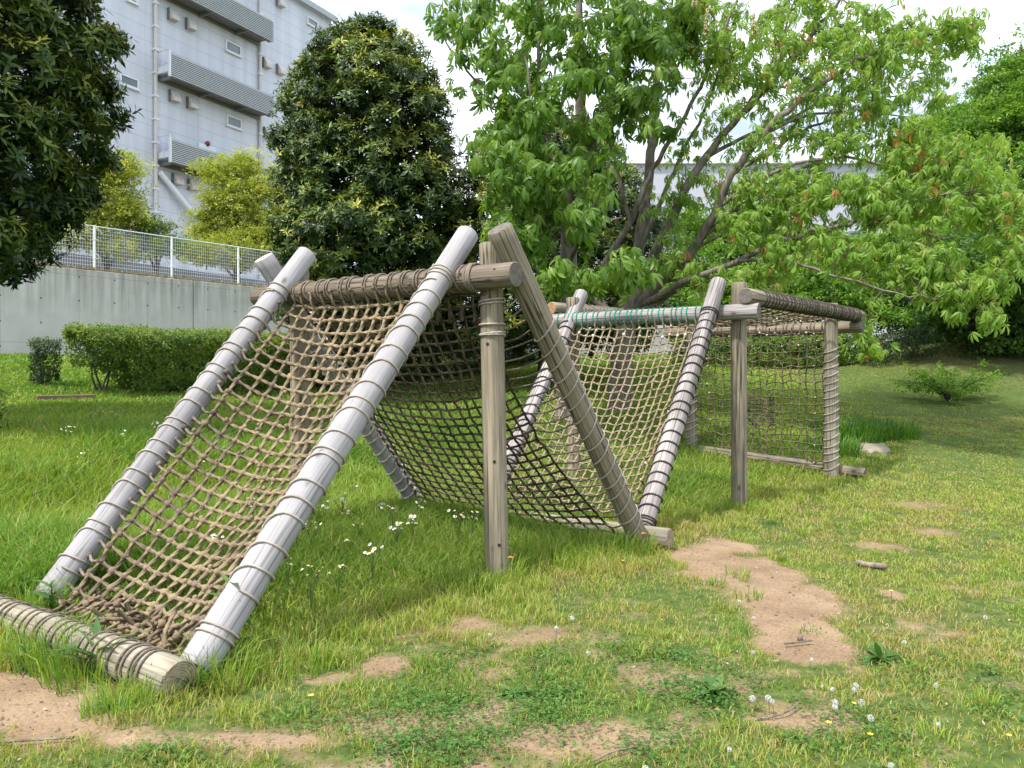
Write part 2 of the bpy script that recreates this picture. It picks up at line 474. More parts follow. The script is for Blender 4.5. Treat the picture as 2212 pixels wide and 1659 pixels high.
# ground sheet
def axis(lo, hi, step, far_lo, far_hi):
    core = list(np.arange(lo, hi, step)); a = []; s = step; p = lo
    while p > far_lo:
        s *= 1.16; p -= s; a.append(p)
    b2 = []; s = step; p = core[-1]
    while p < far_hi:
        s *= 1.16; p += s; b2.append(p)
    return np.array(a[::-1] + core + b2)
gx = axis(-4.2, 5.5, 0.06, -700, 700); gy = axis(2.2, 11.0, 0.06, -200, 900)
GX, GY = np.meshgrid(gx, gy, indexing='ij')
gm = MB()
nx, ny = len(gx), len(gy)
ii = (np.arange(nx - 1)[:, None] * ny + np.arange(ny - 1)[None, :]).ravel()
gm.add(np.stack([GX, GY, hgt(GX, GY)], -1).reshape(-1, 3), [np.stack([ii, ii + ny, ii + ny + 1, ii + 1], -1)], rnd=dirt(GX, GY).ravel())
m, ns, ls, b = newmat('ground_soil_and_turf')
at = ns.new('ShaderNodeAttribute'); at.attribute_name = 'rnd'
tc = ns.new('ShaderNodeTexCoord')
n1 = node(ns, 'ShaderNodeTexNoise', Scale=3.0, Detail=8.0, Roughness=0.6); ls.new(tc.outputs['Object'], n1.inputs['Vector'])
n2 = node(ns, 'ShaderNodeTexNoise', Scale=60.0, Detail=4.0, Roughness=0.7); ls.new(tc.outputs['Object'], n2.inputs['Vector'])
n3 = node(ns, 'ShaderNodeTexNoise', Scale=14.0, Detail=6.0, Roughness=0.7); ls.new(tc.outputs['Object'], n3.inputs['Vector'])
soil = ramp(ns, [(0.25, (0.175, 0.118, 0.07)), (0.5, (0.26, 0.18, 0.112)), (0.75, (0.33, 0.24, 0.155))]); ls.new(n1.outputs['Fac'], soil.inputs['Fac'])
sp = ramp(ns, [(0.3, g3(0.62)), (0.6, g3(1.1))]); ls.new(n2.outputs['Fac'], sp.inputs['Fac'])
soilc = mixc(ns, ls, 0.75, soil.outputs['Color'], sp.outputs['Color'], 'MULTIPLY')
turf = ramp(ns, [(0.3, (0.035, 0.06, 0.015)), (0.55, (0.08, 0.115, 0.028)), (0.75, (0.15, 0.15, 0.05))]); ls.new(n3.outputs['Fac'], turf.inputs['Fac'])
am = node(ns, 'ShaderNodeMath', operation='MULTIPLY_ADD'); ls.new(n3.outputs['Fac'], am.inputs[0]); am.inputs[1].default_value = 0.7; ls.new(at.outputs['Fac'], am.inputs[2])
fr = ramp(ns, [(0.42, g3(0)), (0.85, g3(1))]); ls.new(am.outputs[0], fr.inputs['Fac'])
ls.new(mixc(ns, ls, fr.outputs['Color'], turf.outputs['Color'], soilc), b.inputs['Base Color'])
b.inputs['Roughness'].default_value = 0.95; b.inputs['Specular IOR Level'].default_value = 0.1
bp = node(ns, 'ShaderNodeBump', Strength=0.6, Distance=0.02); ls.new(n3.outputs['Fac'], bp.inputs['Height']); ls.new(bp.outputs['Normal'], b.inputs['Normal'])
ground = gm.build('ground', m); tag(ground, kind='structure')

# ------------------------------------------------------------------ concrete retaining wall, terrace and fence
def wallpt(t, off=0.0):      # t metres along the wall from its point nearest pixel (150, .); off towards the camera
    p = np.array([-11.5, 19.7]) + WD * t - WNrm * off
    return p
WALL_TOP = 4.14
Rw = np.array([[WD[0], WNrm[0], 0], [WD[1], WNrm[1], 0], [0, 0, 1]])
Mw = Matrix(((WD[0], WNrm[0], 0, -11.5), (WD[1], WNrm[1], 0, 19.7), (0, 0, 1, 0), (0, 0, 0, 1)))
m, ns, ls, b = newmat('concrete_stained')
tc = ns.new('ShaderNodeTexCoord')
n1 = node(ns, 'ShaderNodeTexNoise', Scale=1.2, Detail=8.0, Roughness=0.6); ls.new(tc.outputs['Object'], n1.inputs['Vector'])
mp = node(ns, 'ShaderNodeMapping'); mp.inputs['Scale'].default_value = (7, 7, 0.35); ls.new(tc.outputs['Object'], mp.inputs[0])
n2 = node(ns, 'ShaderNodeTexNoise', Scale=1.0, Detail=5.0, Roughness=0.6); ls.new(mp.outputs[0], n2.inputs['Vector'])
c1 = ramp(ns, [(0.3, (0.53, 0.515, 0.485)), (0.7, (0.68, 0.665, 0.63))]); ls.new(n1.outputs['Fac'], c1.inputs['Fac'])
c2 = ramp(ns, [(0.3, (0.5, 0.47, 0.43)), (0.6, (1.05, 1.04, 1.03))]); ls.new(n2.outputs['Fac'], c2.inputs['Fac'])
sx = ns.new('ShaderNodeSeparateXYZ'); ls.new(tc.outputs['Object'], sx.inputs[0])
zr = node(ns, 'ShaderNodeMapRange'); zr.inputs['From Min'].default_value = 2.6; zr.inputs['From Max'].default_value = 4.1; ls.new(sx.outputs[2], zr.inputs['Value'])
cc = mixc(ns, ls, zr.outputs[0], c1.outputs['Color'], mixc(ns, ls, 1.0, c1.outputs['Color'], c2.outputs['Color'], 'MULTIPLY'))
# tie-rod holes in rows and board joints
def fracdist(sock, period, offs):
    a = node(ns, 'ShaderNodeMath', operation='ADD'); ls.new(sock, a.inputs[0]); a.inputs[1].default_value = offs + period * 100
    mo = node(ns, 'ShaderNodeMath', operation='MODULO'); ls.new(a.outputs[0], mo.inputs[0]); mo.inputs[1].default_value = period
    s_ = node(ns, 'ShaderNodeMath', operation='SUBTRACT'); ls.new(mo.outputs[0], s_.inputs[0]); s_.inputs[1].default_value = period / 2
    ab = node(ns, 'ShaderNodeMath', operation='ABSOLUTE'); ls.new(s_.outputs[0], ab.inputs[0]); return ab.outputs[0]
hx = fracdist(sx.outputs[0], 0.9, 0.2); hz = fracdist(sx.outputs[2], 0.62, 0.1)
mxm = node(ns, 'ShaderNodeMath', operation='MAXIMUM'); ls.new(hx, mxm.inputs[0]); ls.new(hz, mxm.inputs[1])
hole = node(ns, 'ShaderNodeMath', operation='LESS_THAN'); ls.new(mxm.outputs[0], hole.inputs[0]); hole.inputs[1].default_value = 0.022
cc = mixc(ns, ls, hole.outputs[0], cc, (0.16, 0.155, 0.15))
jx = fracdist(sx.outputs[0], 1.8, 0.65); jl = node(ns, 'ShaderNodeMath', operation='LESS_THAN'); ls.new(jx, jl.inputs[0]); jl.inputs[1].default_value = 0.006
jz = fracdist(sx.outputs[2], 1.8, 0.52); jk = node(ns, 'ShaderNodeMath', operation='LESS_THAN'); ls.new(jz, jk.inputs[0]); jk.inputs[1].default_value = 0.006
jm = node(ns, 'ShaderNodeMath', operation='MAXIMUM'); ls.new(jl.outputs[0], jm.inputs[0]); ls.new(jk.outputs[0], jm.inputs[1])
jf = node(ns, 'ShaderNodeMath', operation='MULTIPLY'); ls.new(jm.outputs[0], jf.inputs[0]); jf.inputs[1].default_value = 0.55
cc = mixc(ns, ls, jf.outputs[0], cc, (0.2, 0.195, 0.19))
ls.new(cc, b.inputs['Base Color']); b.inputs['Roughness'].default_value = 0.9; b.inputs['Specular IOR Level'].default_value = 0.2
bp = node(ns, 'ShaderNodeBump', Strength=0.25, Distance=0.01); ls.new(n1.outputs['Fac'], bp.inputs['Height']); ls.new(bp.outputs['Normal'], b.inputs['Normal'])
M_CONC = m
wm = MB()
joints = [-30, -14.0, -5.8, 3.4, 12.6, 21.8, 31, 42]
for a, c in zip(joints[:-1], joints[1:]):
    wm.box(((a + c) / 2, 0.15, 2.3), (c - a - 0.025, 0.3, WALL_TOP * 2 - 4.6), bevel=0.015)
wm.box((6, 0.2, 2.25), (71.9, 0.18, 3.6))
wall = wm.build('retaining_wall', M_CONC, None, Mw)
tag(wall, 'long grey board marked concrete retaining wall with dark streaks below the white mesh fence', 'wall')
tm = MB()
tm.box((6, 30.3, WALL_TOP - 0.45), (500, 60, 0.8))
t_o = tm.build('upper_ground', flat_mat('terrace_earth', (0.16, 0.14, 0.08), 0.95, 0.3, 1.5), None, Mw); tag(t_o, kind='structure')

M_WHITEMETAL = flat_mat('fence_white_paint', (0.74, 0.78, 0.78), 0.4, 0.05)
fence = empty('wire_fence', (*wallpt(0, -0.18), WALL_TOP), 'white welded wire mesh fence along the top of the concrete wall', 'fence')
pt = [-9.6, -7.0, -4.4, -1.9, 0.78 + 0.0]
def wall_t(u):   # distance along the wall line of image column u
    k = (u - 1106) / F
    return (k * 19.7 + 11.5) / (WD[0] - k * WD[1])
fence_posts = [wall_t(211) + i * 2.13 for i in range(-6, 13)]
FH = 1.2
for i, t in enumerate(fence_posts):
    p = MB(); p.tube([[t, 0.18, WALL_TOP - 0.04], [t, 0.18, WALL_TOP + FH + 0.03]], 0.032, 12, smooth=True)
    for z in (0.35, 0.85):
        p.box((t, 0.135, WALL_TOP + z), (0.16, 0.02, 0.02))
    p.build('fence_post', M_WHITEMETAL, fence, Mw)
for a, c in zip(fence_posts[:-1], fence_posts[1:]):
    w = MB()
    for x in np.arange(a + 0.07, c - 0.02, 0.062):
        w.tube([[x, 0.12, WALL_TOP + 0.06], [x, 0.12, WALL_TOP + FH]], 0.0034, 4, caps=False)
    for z in np.arange(0.06, FH + 0.01, 0.095):
        w.tube([[a + 0.03, 0.113, WALL_TOP + z], [c - 0.03, 0.113, WALL_TOP + z]], 0.0045, 4, caps=False)
    w.tube([[a + 0.02, 0.12, WALL_TOP + FH], [c - 0.02, 0.12, WALL_TOP + FH]], 0.014, 6)
    w.build('mesh_panel', M_WHITEMETAL, fence, Mw)

# ------------------------------------------------------------------ warehouse building
BF = norm(np.array([0.533, 1.0])); BN = np.array([BF[1], -BF[0]])      # facade direction, facade normal (towards camera)
B0 = np.array([(370 - 1106) / F * 52, 52.0])
def FP(u, v, off=0.0):
    """facade coordinates (s, z) of the pixel on the facade plane moved out by off"""
    k = np.array([(u - 1106) / F, 1.0]); o = B0 + BN * off
    d = (o @ BN) / (k @ BN)
    return float((k * d - B0) @ BF), float(CAMZ + (HOR - v) / F * d)
Mb = Matrix(((BF[0], -BN[0], 0, B0[0]), (BF[1], -BN[1], 0, B0[1]), (0, 0, 1, 0), (0, 0, 0, 1)))   # local x along facade, y into the building
sR, zR = FP(716, 40)
m, ns, ls, b = newmat('grey_metal_cladding')
tc = ns.new('ShaderNodeTexCoord'); sx = ns.new('ShaderNodeSeparateXYZ'); ls.new(tc.outputs['Object'], sx.inputs[0])
n1 = node(ns, 'ShaderNodeTexNoise', Scale=0.25, Detail=5.0); ls.new(tc.outputs['Object'], n1.inputs['Vector'])
mp = node(ns, 'ShaderNodeMapping'); mp.inputs['Scale'].default_value = (1.2, 1.2, 0.08); ls.new(tc.outputs['Object'], mp.inputs[0])
n2 = node(ns, 'ShaderNodeTexNoise', Scale=1.0, Detail=4.0); ls.new(mp.outputs[0], n2.inputs['Vector'])
c1 = ramp(ns, [(0.3, (0.53, 0.555, 0.62)), (0.7, (0.59, 0.615, 0.69))]); ls.new(n1.outputs['Fac'], c1.inputs['Fac'])
c2 = ramp(ns, [(0.35, g3(0.88)), (0.6, g3(1.03))]); ls.new(n2.outputs['Fac'], c2.inputs['Fac'])
cc = mixc(ns, ls, 1.0, c1.outputs['Color'], c2.outputs['Color'], 'MULTIPLY')
a_ = fracdist(sx.outputs[2], 0.92, 0.0); l1 = node(ns, 'ShaderNodeMath', operation='LESS_THAN'); ls.new(a_, l1.inputs[0]); l1.inputs[1].default_value = 0.022
a2_ = fracdist(sx.outputs[0], 8.4, 2.0); l2 = node(ns, 'ShaderNodeMath', operation='LESS_THAN'); ls.new(a2_, l2.inputs[0]); l2.inputs[1].default_value = 0.018
lm = node(ns, 'ShaderNodeMath', operation='MAXIMUM'); ls.new(l1.outputs[0], lm.inputs[0]); ls.new(l2.outputs[0], lm.inputs[1])
lf = node(ns, 'ShaderNodeMath', operation='MULTIPLY'); ls.new(lm.outputs[0], lf.inputs[0]); lf.inputs[1].default_value = 0.42
cc = mixc(ns, ls, lf.outputs[0], cc, (0.24, 0.255, 0.29))
ls.new(cc, b.inputs['Base Color']); b.inputs['Roughness'].default_value = 0.55; b.inputs['Specular IOR Level'].default_value = 0.3
M_CLAD = m
M_LOUV = flat_mat('louvre_grey', (0.36, 0.385, 0.40), 0.5, 0.06, 2.0)
M_BEIGE = flat_mat('vent_beige', (0.54, 0.51, 0.48), 0.6, 0.06)
M_DARKSTEEL = flat_mat('balcony_underside', (0.16, 0.16, 0.17), 0.6, 0.15)
M_TRIM = flat_mat('pale_trim', (0.66, 0.68, 0.71), 0.5, 0.05)
m, ns, ls, b = newmat('window_glass'); b.inputs['Base Color'].default_value = (0.10, 0.13, 0.155, 1); b.inputs['Roughness'].default_value = 0.12
n1 = node(ns, 'ShaderNodeTexNoise', Scale=0.8); tc = ns.new('ShaderNodeTexCoord'); ls.new(tc.outputs['Object'], n1.inputs['Vector'])
rp = ramp(ns, [(0.3, (0.12, 0.15, 0.17)), (0.7, (0.2, 0.24, 0.26))]); ls.new(n1.outputs['Fac'], rp.inputs['Fac']); ls.new(rp.outputs['Color'], b.inputs['Base Color'])
M_GLASS = m
bld = empty('warehouse_building', (*B0, WALL_TOP), 'tall pale blue grey metal clad warehouse with louvred balconies', 'building')
def part(fn, name, mats, par=bld, label=None):
    mb = MB(); fn(mb); return mb.build(name, mats, par, Mb, label)
part(lambda k: k.box(((sR - 34) / 2, 15, zR / 2), (sR + 34, 30, zR)), 'wall', M_CLAD)
def roof(k):
    k.box(((sR - 34) / 2, 15, zR + 0.12), (sR + 34.6, 30.6, 0.24))
    k.box(((sR - 34) / 2, -0.42, zR - 0.25), (sR + 34.5, 0.24, 0.3))
    for x in np.arange(-33, sR, 0.5): k.box((x, 0.3, zR + 0.32), (0.1, 0.8, 0.16))
part(roof, 'roof', M_LOUV)
def z6(x, y): return 207.4 + x * 0.2344, y * 0.2344
for (xl, yt, yb, xr) in ((1190, 365, 462, 1330), (1200, 1055, 1152, 1335), (215, 672, 770, 388), (1942, 148, 215, 2042), (280, -40, 0, 378)):
    s0, zt = FP(*z6(xl, yt)); _, zb = FP(*z6(xl, yb)); s1, _ = FP(*z6(xr, yt))
    wd, ht, cxs, cz = s1 - s0, zt - zb, (s0 + s1) / 2, (zt + zb) / 2
    def frame(k):
        for zz in (zt - 0.05, zb + 0.05): k.box((cxs, -0.04, zz), (wd, 0.12, 0.1))
        for xx in (s0 + 0.05, s1 - 0.05): k.box((xx, -0.04, cz), (0.1, 0.12, ht - 0.2))
    fo = part(frame, 'window', M_TRIM)
    part(lambda k: k.box((cxs, -0.01, cz), (wd - 0.2, 0.05, ht - 0.2)), 'pane', M_GLASS, fo)
    part(lambda k: k.box((cxs, -0.09, zb - 0.06), (wd + 0.12, 0.2, 0.08)), 'sill', M_TRIM, fo)
for (x, y) in ((722, 140), (885, 228), (735, 890), (895, 955), (1585, 583), (1712, 645), (1595, 1225), (1710, 20), (762, 1655), (905, 1705)):
    s_, z_ = FP(*z6(x, y), 0.3)
    def vent(k, s_=s_, z_=z_):
        V = np.array([[x2, y2, z2] for x2 in (-0.3, 0.3) for (y2, z2) in ((0, 0.34), (-0.25, 0.34), (-0.5, -0.08), (-0.5, -0.34), (0, -0.34))]) + np.array([s_, 0, z_])
        k.add(V, [np.array([[0, 1, 6, 5], [1, 2, 7, 6], [2, 3, 8, 7], [3, 4, 9, 8], [0, 5, 9, 4], [1, 0, 4, 3], [5, 6, 8, 9]]), np.array([[1, 3, 2], [6, 7, 8]])], smooth=False)
        k.box((s_ - 0.33, -0.1, z_ + 0.02), (0.05, 0.26, 0.8), mat=1)
    part(vent, 'vent_hood', [M_BEIGE, M_DARKSTEEL])
for x in (535, 1500):
    s_, _ = FP(*z6(x, 700))
    pm = MB(); pm.tube([[s_, -0.16, 4.0], [s_, -0.16, zR - 0.4]], 0.13, 10)
    for z in np.arange(6, zR - 1, 1.55): pm.box((s_, -0.16, z), (0.34, 0.32, 0.12), mat=1)
    pm.build('drain_pipe', [M_BEIGE, M_TRIM], bld, Mb)
BO = 1.5
for (xl, yt, yb, xr, lf) in ((685, 476, 700, 1635, True), (690, 1270, 1492, 1640, True), (685, -330, -95, 1632, True)):
    s0, zt = FP(*z6(xl, yt), BO); _, zb = FP(*z6(xl, yb), BO); s1, _ = FP(*z6(xr, yt), BO)
    bo = part(lambda k: [k.box(((s0 + s1) / 2, -BO / 2, zb + 0.28), (s1 - s0 - 0.3, BO - 0.1, 0.14))] + [k.box((xx, -BO / 2, zb + 0.08), (0.14, BO - 0.1, 0.26)) for xx in np.arange(s0 + 0.3, s1, 3.2)] + [k.box(((s0 + s1) / 2, yy, zb + 0.08), (s1 - s0 - 0.3, 0.12, 0.2)) for yy in (-0.12, -BO + 0.2)], 'balcony', M_DARKSTEEL)
    def louv(k):
        nl = int((zt - zb) / 0.13)
        for i in range(nl):
            z = zb + 0.06 + i * (zt - zb - 0.1) / nl
            k.box(((s0 + s1) / 2, -BO - 0.02, z), (s1 - s0, 0.10, 0.075))
        k.box(((s0 + s1) / 2, -BO + 0.06, (zt + zb) / 2), (s1 - s0 - 0.1, 0.03, zt - zb))
    part(louv, 'louvre_screen', M_LOUV, bo)
    part(lambda k: [k.box((s0 - 0.06, -BO, (zt + zb) / 2), (0.12, 0.16, zt - zb + 0.05))], 'end_trim', M_TRIM, bo)
    def rail(k):
        zf = zb + 0.35
        for yy in np.linspace(-BO + 0.15, -0.1, 3): k.box((s0 + 0.05, yy, zf + 0.75), (0.05, 0.05, 1.5))
        k.box((s0 + 0.05, -BO / 2, zf + 1.5), (0.05, BO - 0.2, 0.05)); k.box((s0 + 0.05, -BO / 2, zf + 0.45), (0.05, BO - 0.2, 0.05))
        for yy in (-BO * 0.72, -BO * 0.28): k.box((s0 + 0.04, yy, zf + 0.22), (0.04, BO * 0.38, 0.38))
    part(rail, 'end_rail', M_TRIM, bo)
s0, z0 = FP(345, 372, 0.3); s1, z1 = FP(428, 472, 0.6)
part(lambda k: k.tube([[s0, -0.3, z0], [s1 * 1.35 - s0 * .35, -0.6, z1 * 1.35 - z0 * .35]], 0.2, 12), 'slanted_duct', M_TRIM)
part(lambda k: [k.box((-4, -0.5, 6.2), (40, 1.0, 4.6)), k.box((-6, -1.05, 6.6), (7, 0.08, 0.25), mat=1), k.box((2, -1.05, 5.2), (6, 0.08, 0.25), mat=1)], 'plinth', [flat_mat('dark_grey_panel', (0.12, 0.125, 0.15), 0.5, 0.1), M_TRIM])
s_, z_ = FP(*z6(1018, 1326)); part(lambda k: k.blob((s_, -0.15, z_), (0.2, 0.15, 0.2)), 'alarm_lamp', flat_mat('alarm_red', (0.22, 0.03, 0.05), 0.4))
s_, z_ = FP(*z6(1020, 1362)); part(lambda k: k.box((s_, -0.06, z_), (1.5, 0.1, 0.35)), 'sign_plate', M_TRIM)

# pale low building seen through the branches on the right
far_b = empty('far_building', (22, 75, 3), 'pale flat roofed building far behind the spreading chestnut branches', 'building')
fb = MB(); fb.box((24, 86, 12.2), (38, 20, 20.4)); fb.build('wall', flat_mat('far_wall_lavender', (0.40, 0.41, 0.46), 0.6, 0.06, 0.1), far_b)
fb = MB(); fb.box((24, 86, 22.6), (38.8, 20.8, 0.5)); fb.build('roof', M_TRIM, far_b)
for zz in (9.5, 15.0):
    for xx in np.arange(8, 42, 4.5):
        fb = MB(); fb.box((xx, 75.95, zz), (2.6, 0.2, 1.3)); fb.build('window', M_GLASS, far_b)

# ------------------------------------------------------------------ the rope climbing frame
M_WHITE = wood_mat('bleached_timber', (0.375, 0.357, 0.362), (0.315, 0.298, 0.304), 0.42, 0.25, (0.27, 0.245, 0.23), soft=1.0)
M_POST = wood_mat('grey_brown_timber', (0.325, 0.278, 0.205), (0.175, 0.145, 0.105), 0.85, 0.2, (0.2, 0.19, 0.10), soft=0.4)
M_DARK = wood_mat('dark_weathered_timber', (0.235, 0.19, 0.145), (0.095, 0.076, 0.058), 0.8, 0.3, (0.22, 0.2, 0.10))
M_GREY = wood_mat('silvery_timber', (0.44, 0.40, 0.385), (0.19, 0.165, 0.16), 0.7)
M_PALE = wood_mat('pale_brown_timber', (0.355, 0.315, 0.245), (0.215, 0.185, 0.14), 0.7, 0.25, (0.2, 0.2, 0.09))
M_END = endgrain_mat('end_grain_tan', (0.36, 0.30, 0.2), (0.24, 0.19, 0.12))
M_ENDD = endgrain_mat('end_grain_dark', (0.22, 0.19, 0.16), (0.08, 0.07, 0.06))
M_ENDW = endgrain_mat('end_grain_bleached', (0.62, 0.57, 0.52), (0.45, 0.4, 0.35))
M_ENDO = endgrain_mat('end_grain_orange', (0.45, 0.27, 0.13), (0.3, 0.17, 0.08))
M_R1 = rope_mat('rope_tan', (0.285, 0.218, 0.135), (0.075, 0.06, 0.048), 0.48)
M_R2 = rope_mat('rope_dark_shaded', (0.23, 0.175, 0.115), (0.03, 0.025, 0.021), 0.28)  # dark brown rope, with the V net's underside shade put into its colour
M_R3 = rope_mat('rope_straw', (0.31, 0.245, 0.16), (0.11, 0.088, 0.064), 0.55)
M_R5 = rope_mat('rope_grey_brown', (0.22, 0.175, 0.12), (0.045, 0.038, 0.032), 0.42)
M_RL = rope_mat('rope_lashing_pale', (0.44, 0.39, 0.33), (0.25, 0.215, 0.18), 0.5)
M_RD = rope_mat('rope_lashing_brown', (0.24, 0.195, 0.155), (0.085, 0.07, 0.058), 0.5)
M_RB = rope_mat('rope_lashing_black', (0.10, 0.085, 0.075), (0.03, 0.026, 0.024), 0.5)
M_GREEN = rope_mat('cord_green', (0.03, 0.30, 0.19), (0.012, 0.16, 0.10), 0.6)
M_FRAY = rope_mat('rope_frayed_white', (0.62, 0.56, 0.46), (0.4, 0.34, 0.26), 0.6)

frame = empty('rope_climbing_frame', (0.3, 6.6, 0.0), 'weathered log climbing frame strung with rope nets standing on the grass', 'climbing frame')

class Log:
    def __init__(s, a, b, r0, r1, name, mat, end, label=None, bow=0.0, sides=26):
        s.a = np.asarray(a, float); s.b = np.asarray(b, float); s.r0, s.r1 = r0, r1
        s.L = np.linalg.norm(s.b - s.a); s.z = (s.b - s.a) / s.L
        up = np.array([0, 0, 1.0]) if abs(s.z[2]) < 0.95 else np.array([0, 1.0, 0])
        s.x = norm(np.cross(up, s.z)); s.y = np.cross(s.z, s.x)
        s.M = Matrix(((s.x[0], s.y[0], s.z[0], s.a[0]), (s.x[1], s.y[1], s.z[1], s.a[1]), (s.x[2], s.y[2], s.z[2], s.a[2]), (0, 0, 0, 1)))
        n = 34; t = np.linspace(0, 1, n)
        k = MB(); ang = np.arange(sides) * 2 * np.pi / sides
        sd = rng.integers(0, 999)
        rad = (r0 + (r1 - r0) * t)[:, None] * (1 + 0.05 * (vnoise(np.cos(ang)[None] * 1.2 + 5 + 0 * t[:, None], t[:, None] * s.L * 1.3 + np.sin(ang)[None] * 1.2, int(sd)) - 0.5) * 2)
        bowx = bow * np.sin(np.pi * t); zz = t * s.L
        # small rounded arris at both ends
        ring = []
        bev = 0.006
        for i in range(n):
            ring.append(np.stack([rad[i] * np.cos(ang) + bowx[i], rad[i] * np.sin(ang), np.full(sides, zz[i])], -1))
        e0 = ring[0].copy(); e0[:, :2] *= 1 - bev / r0; ring[0][:, 2] += bev
        e1 = ring[-1].copy(); e1[:, :2] *= 1 - bev / r1; ring[-1][:, 2] -= bev
        ring = [e0] + ring + [e1]; n += 2
        V = np.vstack(ring)
        i = np.arange(n - 1)[:, None] * sides; j = np.arange(sides)[None, :]; j2 = (j + 1) % sides
        k.add(V, [np.stack([i + j, i + j2, i + sides + j2, i + sides + j], -1).reshape(-1, 4)], 0)
        for e, rg in ((0, e0), (1, e1)):
            c = rg.mean(0); h = (rg + c) / 2; h[:, 2] += (0.002 if e == 0 else -0.002)
            VV = np.vstack([rg, h, c[None]]); kk = np.arange(sides); k2 = (kk + 1) % sides
            Q = np.stack([kk, kk + sides, k2 + sides, k2], -1); T = np.stack([kk + sides, np.full(sides, 2 * sides), k2 + sides], -1)
            if e: Q = Q[:, ::-1]; T = T[:, ::-1]
            k.add(VV, [Q, T], 1, smooth=False)
        s.o = k.build(name, [mat, end], frame, s.M, label)
    def at(s, t): return s.a + (s.b - s.a) * t
    def rad(s, t): return s.r0 + (s.r1 - s.r0) * t
    def wrap(s, turns, rr, mat, name='lashing', jit=0.25, lobes=3, step=0.02, double=0.0, tilt=0.0, label=None):
        """turns = list of positions along the log in metres at which the rope crosses the same side"""
        k = MB(); turns = np.asarray(turns, float)
        ph_n = []
        for i in range(len(turns) - 1): ph_n.append(1.0)
        nper = max(16, int(2 * math.pi * (s.r0 + rr) / step))
        tt = np.linspace(0, len(turns) - 1, (len(turns) - 1) * nper + 1)
        # rope stays nearly square to the log and steps on at one side
        ip = np.floor(tt).astype(int).clip(0, len(turns) - 2); fr = tt - ip
        st = 0.25 * fr + 0.75 * sstep(fr, 0.55, 1.0)
        z = turns[ip] + (turns[ip + 1] - turns[ip]) * st
        z = z + 0.012 * (vnoise(tt * 1.7, tt * 0 + len(turns), 9) - 0.5)
        R = s.r0 + (s.r1 - s.r0) * z / s.L + rr * 0.8 + 0.003 * vnoise(tt * 2.3, tt * 0, 4)
        a = tt * 2 * np.pi + tilt
        P = np.stack([R * np.cos(a), R * np.sin(a), z], -1)
        k.tube(P, rr, 9 if lobes else 6, ref=(0, 0, 1), lobes=lobes, lob=0.3, pitch=rr * 8.0, rnd=0.5 + 0.25 * (vnoise(tt * 0.9, tt * 0, 21) - 0.5))
        return k.build(name, mat, s.o, s.M, label)

def spaced(a, b, n, jit=0.3, pairs=0.0):
    t = np.linspace(a, b, n); d = (b - a) / (n - 1)
    t = t + rng.uniform(-jit, jit, n) * d
    return np.sort(t)

D1 = np.array([-0.838, 0.546, 0.0]); E1 = np.array([0.546, 0.838, 0.0])
RB = 0.082
# first A-frame
postA = Log((-0.095, 5.14, -0.25), W(1060, 526, 5.14) + np.array([0.0, 0, 0]), 0.084, 0.078, 'post', M_POST, M_ENDD, 'grey brown upright post nearest the camera')
postA2 = Log((-1.72, 6.22, -0.25), (-1.74, 6.21, 2.24), 0.084, 0.08, 'post', M_POST, M_ENDD, 'upright post behind the pale slanted pole')
beamA = Log(W(1115, 592, 4.87), W(556, 642, 6.32), 0.082, 0.08, 'beam', M_DARK, M_ENDD, 'dark weathered crossbeam wrapped in brown rope')
poleR = Log(W(424, 1442, 3.44), W(1010, 506, 5.33), 0.088, 0.078, 'slanted_pole', M_WHITE, M_ENDW, 'bleached white slanted pole in front')
poleL = Log(W(100, 1295, 4.62), W(664, 548, 6.2), 0.088, 0.08, 'slanted_pole', M_WHITE, M_ENDW, 'bleached white slanted pole at the left')
logA = Log(W(388, 1472, 3.24), W(-75, 1300, 4.42), 0.088, 0.088, 'ground_log', M_PALE, M_END, 'tan log lying on the ground at the foot of the front net')
# the V
poleV = Log((1.09, 6.13, -0.08), (-0.085, 4.885, 2.335), 0.082, 0.084, 'slanted_pole', M_POST, M_ENDD, 'grey brown slanted pole with a dark top')
poleV2 = Log((-0.80, 7.36, -0.05), W(569, 556, 6.2), 0.082, 0.084, 'slanted_pole', M_WHITE, M_ENDW, 'pale slanted pole whose cut end shows behind the left white pole')
logV = Log((1.25, 5.995, 0.10), (-1.0, 7.46, 0.10), 0.08, 0.08, 'ground_log', M_PALE, M_END, 'log at the foot of the V')
# second frame
poleB = Log(W(1388, 1145, 6.4), W(1553, 609, 7.95), 0.084, 0.08, 'slanted_pole', M_GREY, M_ENDD, 'silvery slanted pole wrapped in dark rope')
poleB2 = Log(W(1050, 1108, 7.3), W(1257, 634, 9.15), 0.084, 0.08, 'slanted_pole', M_GREY, M_ENDD, 'far silvery slanted pole')
beamB = Log(W(1640, 672, 7.66), W(1172, 694, 9.1), 0.08, 0.08, 'beam', M_GREY, M_ENDD, 'silvery crossbeam lashed with green cord')
postB = Log((2.37, 7.92, -0.25), (2.37, 7.92, 2.35), 0.084, 0.078, 'post', M_POST, M_ENDD, 'upright post under the silvery crossbeam')
postB2 = Log((0.74, 8.99, -0.25), (0.72, 9.0, 2.3), 0.082, 0.078, 'post', M_POST, M_ENDD)
